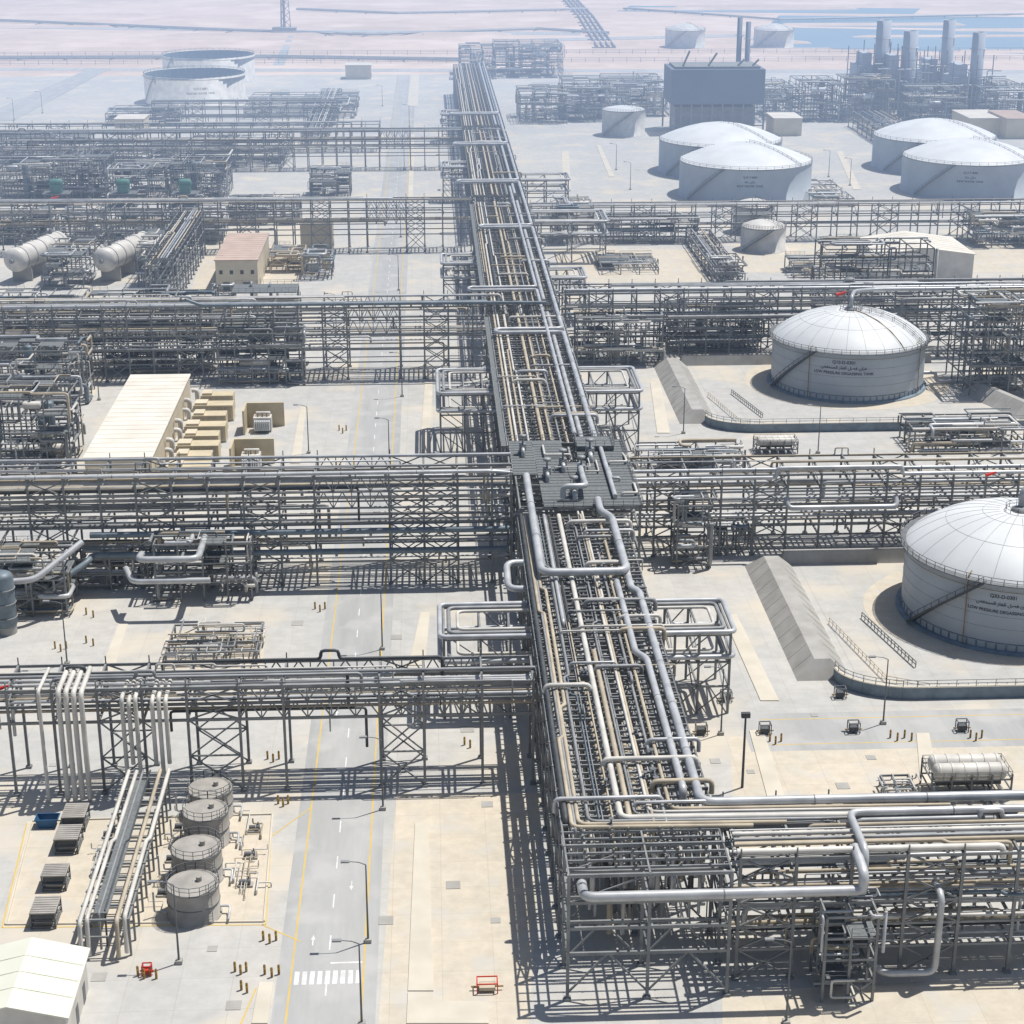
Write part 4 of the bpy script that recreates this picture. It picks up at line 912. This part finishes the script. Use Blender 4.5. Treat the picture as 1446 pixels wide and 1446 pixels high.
for z in (4,9): f.bar((x0,y0,z),(x1,y0,z),.5)
f.build('leg_frame','steel',t)
f=MB(); f.box(x0+3,y0+6,.2,x1-3,y1-4,12); f.build('lower_casing','clad2',t)
f=MB(); f.box(x0+2,y0+3,30.02,x1-2,y1-3,31); f.build('roof','steel',t)
for a,b,h in ((6,9,8),(18,22,7),(32,35,4),(39,42,4)): f=MB(); f.bar((x0+a,y0+6,31),(x0+b,y0+6,30+h),.8); f.build('roof_duct','steel',t)
# ------------------------------------------------------------------ far desert things
def fence(label,y,x0,x1,h=3):
    t=thing('boundary_fence',label,'fence',((x0+x1)/2,y,0)); f=MB()
    for x in fr(x0,x1,9): f.bar((x,y,0),(x,y,h),.25)
    for z in (h*.3,h*.65,h*.97): f.bar((x0,y,z),(x1,y,z),.18)
    f.build('fence_panel','steel',t)
fence('plant boundary fence running across the full width before the desert',P(0,92)[1],-420,480)
fence('second outer boundary fence line a little farther in the desert',P(0,80)[1],-480,560)
def farpipe(label,pts,k=4,s=3,r=.5):
    t=thing('desert_pipeline',label,'pipeline',(*P(*pts[0]),0)); w=[Vector((*P(*p),1.4)) for p in pts]
    d=(w[-1]-w[0]).normalized(); nn=Vector((-d.y,d.x,0))
    for i in range(k): f=MB(); f.tube([tuple(q+nn*s*i) for q in w],r,5); f.build('pipe','clad2',t)
    for i in range(len(w)-1):
        L=(w[i+1]-w[i]).length
        for j in range(int(L/30)): f=MB(); q=w[i].lerp(w[i+1],j*30/L); f.bar(q-nn*1-Vector((0,0,.9)),q+nn*(s*k)-Vector((0,0,.9)),.8); f.build('sleeper','conc',t)
farpipe('pipeline bundle running away into the desert above the central rack',[(868,68),(838,25),(795,-20)],4,4,.7)
farpipe('pipeline crossing the desert towards the left above the open tanks',[(860,48),(760,42),(520,50),(330,44),(0,30)],3,5,.6)
farpipe('second faint desert pipeline close to the top edge',[(830,14),(560,20),(420,14)],3,5,.6)
farpipe('pipeline parallel to the boundary fence behind the round open tanks',[(-40,86),(380,84),(650,88)],3,6,.6)
farpipe('pipeline running right past the ponds at the top right',[(880,14),(1100,30),(1446,22)],2,6,.6)
x,y=P(402,46); t=thing('flare_mast','thin tall flare mast in the desert at the top left','mast',(x,y,0))
f=MB()
for a in range(3):
    q=2*math.pi*a/3; f.bar((x+5*math.cos(q),y+5*math.sin(q),0),(x+1.5*math.cos(q),y+1.5*math.sin(q),60),.5)
for k in range(12):
    z=k*5; rr=5-3.5*z/60
    for a in range(3): q=2*math.pi*a/3; q2=2*math.pi*(a+1)/3; f.bar((x+rr*math.cos(q),y+rr*math.sin(q),z),(x+(rr-.3)*math.cos(q2),y+(rr-.3)*math.sin(q2),z+5),.35)
f.build('lattice','steel',t); f=MB(); f.rev([(x,y,0),(x,y,62)],[1,1],8); f.build('riser','clad2',t); f=MB(); f.box(x-9,y-6,0,x+9,y+6,4); f.build('plinth','conc',t)
# ------------------------------------------------------------------ lamp posts, bollards, windsocks
def lamp(x,y,h,label,proto=None):
    if proto: return dup(proto,(x,y,0),label)
    t=thing('lamp_post',label,'lamp post',(x,y,0),'lamp posts')
    f=MB(); f.rev([(x,y,0),(x,y,h)],[.14,.08],7); f.build('pole','steeld',t)
    f=MB(); f.rev([(x,y,h),(x-.8,y,h+.35),(x-2,y,h+.5)],[.07,.06,.05],5); f.build('arm','steeld',t)
    f=MB(); f.box(x-2.9,y-.22,h+.4,x-1.9,y+.22,h+.6); f.build('lamp_head','clad2',t)
    f=MB(); f.box(x-.4,y-.4,0,x+.4,y+.4,.5); f.build('base','conc',t)
    return t
lp=None
for px,py,lb in ((520,1330,'lamp post right of the road at lower left, level with the small tanks'),(541,1143,'lamp post standing under the first left cross rack right of the road'),(253,1360,'lamp post in front of the four small tanks'),(95,938,'lamp post left of the low manifold'),(511,1448,'lamp post at the bottom edge beside the crossing'),
  (540,917,'lamp post right of the road just above the first cross rack'),(1018,1037,'lamp post just right of the near pipe loop stand'),(1247,1022,'lamp post in front of the nearer domed tank basin'),(550,660,'lamp post right of the road right behind the second cross rack'),(568,560,'lamp post right of the road below the left loop stand of the platform'),(436,640,'lamp post left of the road beside the transformers'),
  (1110,1446,'lamp post at the bottom edge in front of the bottom right rack'),(563,410,'lamp post right of the road behind the third cross rack'),(475,470,'lamp post left of the road behind the third cross rack'),(566,335,'hazy lamp post right of the road before the fourth cross rack'),(140,565,'lamp post left of the long pale roofed building'),
  (1155,640,'lamp post between the two domed tanks'),(890,268,'hazy lamp post between central rack and white water tanks'),(870,240,'second hazy lamp post left of the white water tanks'),(1200,262,'hazy lamp post between the two pairs of water tanks'),(1170,250,'second hazy lamp post between the two pairs of water tanks'),(571,240,'hazy lamp post right of the road near the fifth cross rack'),(578,180,'hazy lamp post right of the road beyond the fifth cross rack'),(540,150,'hazy lamp post left of the road beyond the fifth cross rack'),(60,160,'hazy lamp post at the far left before the open tanks'),(20,170,'leftmost hazy lamp post before the open tanks'),(965,612,'lamp post left of the farther basin corner')):
    x,y=P(px,py); l=lamp(x,y,10.5,lb,lp); lp=lp or l
x,y=P(1048,1112); t=thing('mast_light','dark mast with two lamps standing right of the central rack','lamp post',(x,y,0)); f=MB(); f.rev([(x,y,0),(x,y,11)],[.2,.14],8); f.build('pole','dark',t); f=MB(); f.box(x-.6,y-.3,10.8,x+.6,y+.3,11.5); f.build('lamp_head','dark',t)
BP=None
def boll(x,y,label,group):
    global BP
    if BP: return dup(BP,(x,y,0),label,group)
    t=thing('bollard',label,'bollard',(x,y,0),group)
    f=MB(); f.rev([(x,y,0),(x,y,1.25),(x,y,1.35)],[.15,.15,.06],8); f.build('post','ochre',t)
    f=MB(); f.rev([(x,y,.75),(x,y,1.0)],[.16,.16],8); f.build('band','yellow',t); BP=t; return t
for k,(px,py,n,w,lb) in enumerate(((208,1378,4,26,'around the red hydrant at lower left'),(340,1372,3,16,'left of the road near the bottom edge'),(345,1398,2,8,'in the lower pair left of the crossing'),(384,1376,3,20,'just left of the road near the crossing'),(381,1328,3,18,'left of the road below the small tanks'),(386,1072,3,16,'beneath the first left cross rack'),(400,1135,3,14,'at the corner of the small tank pad'),(452,860,3,14,'left of the road under the second cross rack'),(127,868,2,10,'left of the low manifold, upper pair'),(86,916,3,16,'left of the low manifold, lower group'),(127,908,2,10,'left of the low manifold, right group'),
   (484,608,3,10,'left of the road beyond the second cross rack'),(1095,1047,3,16,'on sandy ground right of the central rack'),(1378,1042,3,16,'near the right edge below the nearer basin'),(1272,1042,4,30,'on sandy ground in front of the nearer basin'),(625,790,2,10,'right of the road under the second cross rack'),(660,1052,2,8,'under the first left cross rack near the central rack'),(900,640,2,12,'beside the valve platform on its right'),(345,912,2,8,'right of the low manifold'),(478,660,2,6,'left of the road just behind the second cross rack'))):
    for i in range(n):
        x,y=P(px-w/2+w*i/max(1,n-1),py+(i%2)*4); boll(x,y,'ochre bollard '+lb,'bollards '+lb)
def cabinetb(label,px,py,m,w=1.6,d=1.2,h=1.3,fm='steeld'):
    x,y=P(px,py); t=thing('hydrant_box',label,'hydrant box',(x,y,0)); f=MB(); f.box(x-w*.4,y-d*.4,.3,x+w*.4,y+d*.4,h*.8); f.build('casing',m,t)
    f=MB()
    for a in (-w/2,w/2):
        for b in (-d/2,d/2): f.bar((x+a,y+b,0),(x+a,y+b,h+.4),.12)
    f.bar((x-w/2,y-d/2,h+.4),(x+w/2,y-d/2,h+.4),.12); f.bar((x-w/2,y+d/2,h+.4),(x+w/2,y+d/2,h+.4),.12)
    f.bar((x-w/2,y-d/2,h+.4),(x-w/2,y+d/2,h+.4),.12); f.bar((x+w/2,y-d/2,h+.4),(x+w/2,y+d/2,h+.4),.12); f.build('guard_frame',fm,t)
    f=MB(); f.rev([(x-w*.8,y,.5),(x+w*.8,y,.5)],[.1,.1],6); f.build('outlet','red' if m=='red' else 'ochre',t)
cabinetb('small red hydrant inside bollards at lower left',208,1376,'red',1.0,.8,.9,'red')
for px,py,lb in ((990,1037,'dark hydrant box beside the right loop stand'),(1080,1036,'dark hydrant box left of the two in front of the nearer basin'),(1205,1034,'dark hydrant box in the middle in front of the nearer basin'),(1358,1032,'dark hydrant box near the right edge in front of the nearer basin'),(1025,990,'dark hydrant box at the foot of the nearer dike'),(1186,985,'dark hydrant box at the corner of the nearer dike')): cabinetb(lb,px,py,'dkbox')
cabinetb('hydrant inside a small red barrier frame right of the bottom kerb island',688,1398,'tan',2.3,1.5,.9,'red')
x,y=P(68,1166); t=thing('waste_bin','open blue waste skip left of the pale pipe way','waste skip',(x,y,0))
f=MB(); f.add([(x-1,y-.7,0),(x+1,y-.7,0),(x+1,y+.7,0),(x-1,y+.7,0),(x-1.5,y-.9,1.3),(x+1.5,y-.9,1.3),(x+1.5,y+.9,1.3),(x-1.5,y+.9,1.3)],[(3,2,1,0),(0,1,5,4),(1,2,6,5),(2,3,7,6),(3,0,4,7)]); f.build('body','blue',t)
f=MB()
for a,b in (((-1.5,-.9),(1.5,-.9)),((1.5,-.9),(1.5,.9)),((1.5,.9),(-1.5,.9)),((-1.5,.9),(-1.5,-.9))): f.bar((x+a[0],y+a[1],1.32),(x+b[0],y+b[1],1.32),.12)
f.build('rim','blue',t)
def sock(label,px,py,Y,s=1.0):
    v=(py-723)/F; k=Y/(cp-v*sp); z=HC-k*(sp+v*cp); x=P(px,py,z)[0]; s*=.7
    t=thing('windsock',label,'windsock',(x,Y,max(0,z-6))); f=MB(); f.rev([(x,Y,z-6),(x,Y,z+.3)],[.09,.07],6); f.build('pole','steel',t)
    f=MB(); f.rev([(x,Y,z),(x+1.3*s,Y,z+.35*s),(x+2.6*s,Y,z+.8*s)],[.5*s,.4*s,.25*s],8); f.build('sock','red',t)
sock('red windsock at the left edge above the first cross rack',2,960,219,.9)
sock('red windsock on a pole over the nearer domed tank',1402,682,290,1.0)
sock('red windsock above the farther domed tank roof',1186,422,440,1.4)
sock('red windsock on the white warehouse roof',1264,361,560,1.5)
sock('red windsock near the fourth right cross rack',930,351,590,1.2)
sock('red windsock in the haze above the left modules',78,276,660,1.5)
# ------------------------------------------------------------------ distant haze: absorbing volume with its own bluish glow in place of scattered light
hm=bpy.data.materials.new('emissive_haze'); hm.use_nodes=True; n=hm.node_tree; n.nodes.remove(n.nodes['Principled BSDF'])
ab=n.nodes.new('ShaderNodeVolumeAbsorption'); em=n.nodes.new('ShaderNodeEmission'); ad=n.nodes.new('ShaderNodeAddShader')
gp=n.nodes.new('ShaderNodeNewGeometry'); sx=n.nodes.new('ShaderNodeSeparateXYZ'); mr=n.nodes.new('ShaderNodeMapRange'); rp=n.nodes.new('ShaderNodeValToRGB'); ml=n.nodes.new('ShaderNodeMath'); ml.operation='MULTIPLY'; ml.inputs[1].default_value=.0011
n.links.new(gp.outputs['Position'],sx.inputs[0]); n.links.new(sx.outputs['Y'],mr.inputs[0]); mr.inputs[1].default_value=0; mr.inputs[2].default_value=2000
e=rp.color_ramp.elements; e[0].position=.12; e[0].color=(.02,.02,.02,1); e[1].position=.45; e[1].color=(1,1,1,1); q=e.new(.58); q.color=(.4,.4,.4,1); q=e.new(.75); q.color=(.3,.3,.3,1)
n.links.new(mr.outputs[0],rp.inputs[0]); n.links.new(rp.outputs[0],ml.inputs[0])
ab.inputs['Color'].default_value=(0,0,0,1); n.links.new(ml.outputs[0],ab.inputs['Density'])
em.inputs['Color'].default_value=(.52,.67,.95,1); n.links.new(ml.outputs[0],em.inputs['Strength'])  # blue emission follows density, standing in for daylight scattered by the air
n.links.new(ab.outputs[0],ad.inputs[0]); n.links.new(em.outputs[0],ad.inputs[1]); n.links.new(ad.outputs[0],n.nodes['Material Output'].inputs['Volume'])
M['haze']=hm
f=MB(); f.box(-1300,-120,-3,1300,2600,150); f.build('glowing_haze','haze',None,'structure')
print('objects',len(bpy.data.objects))
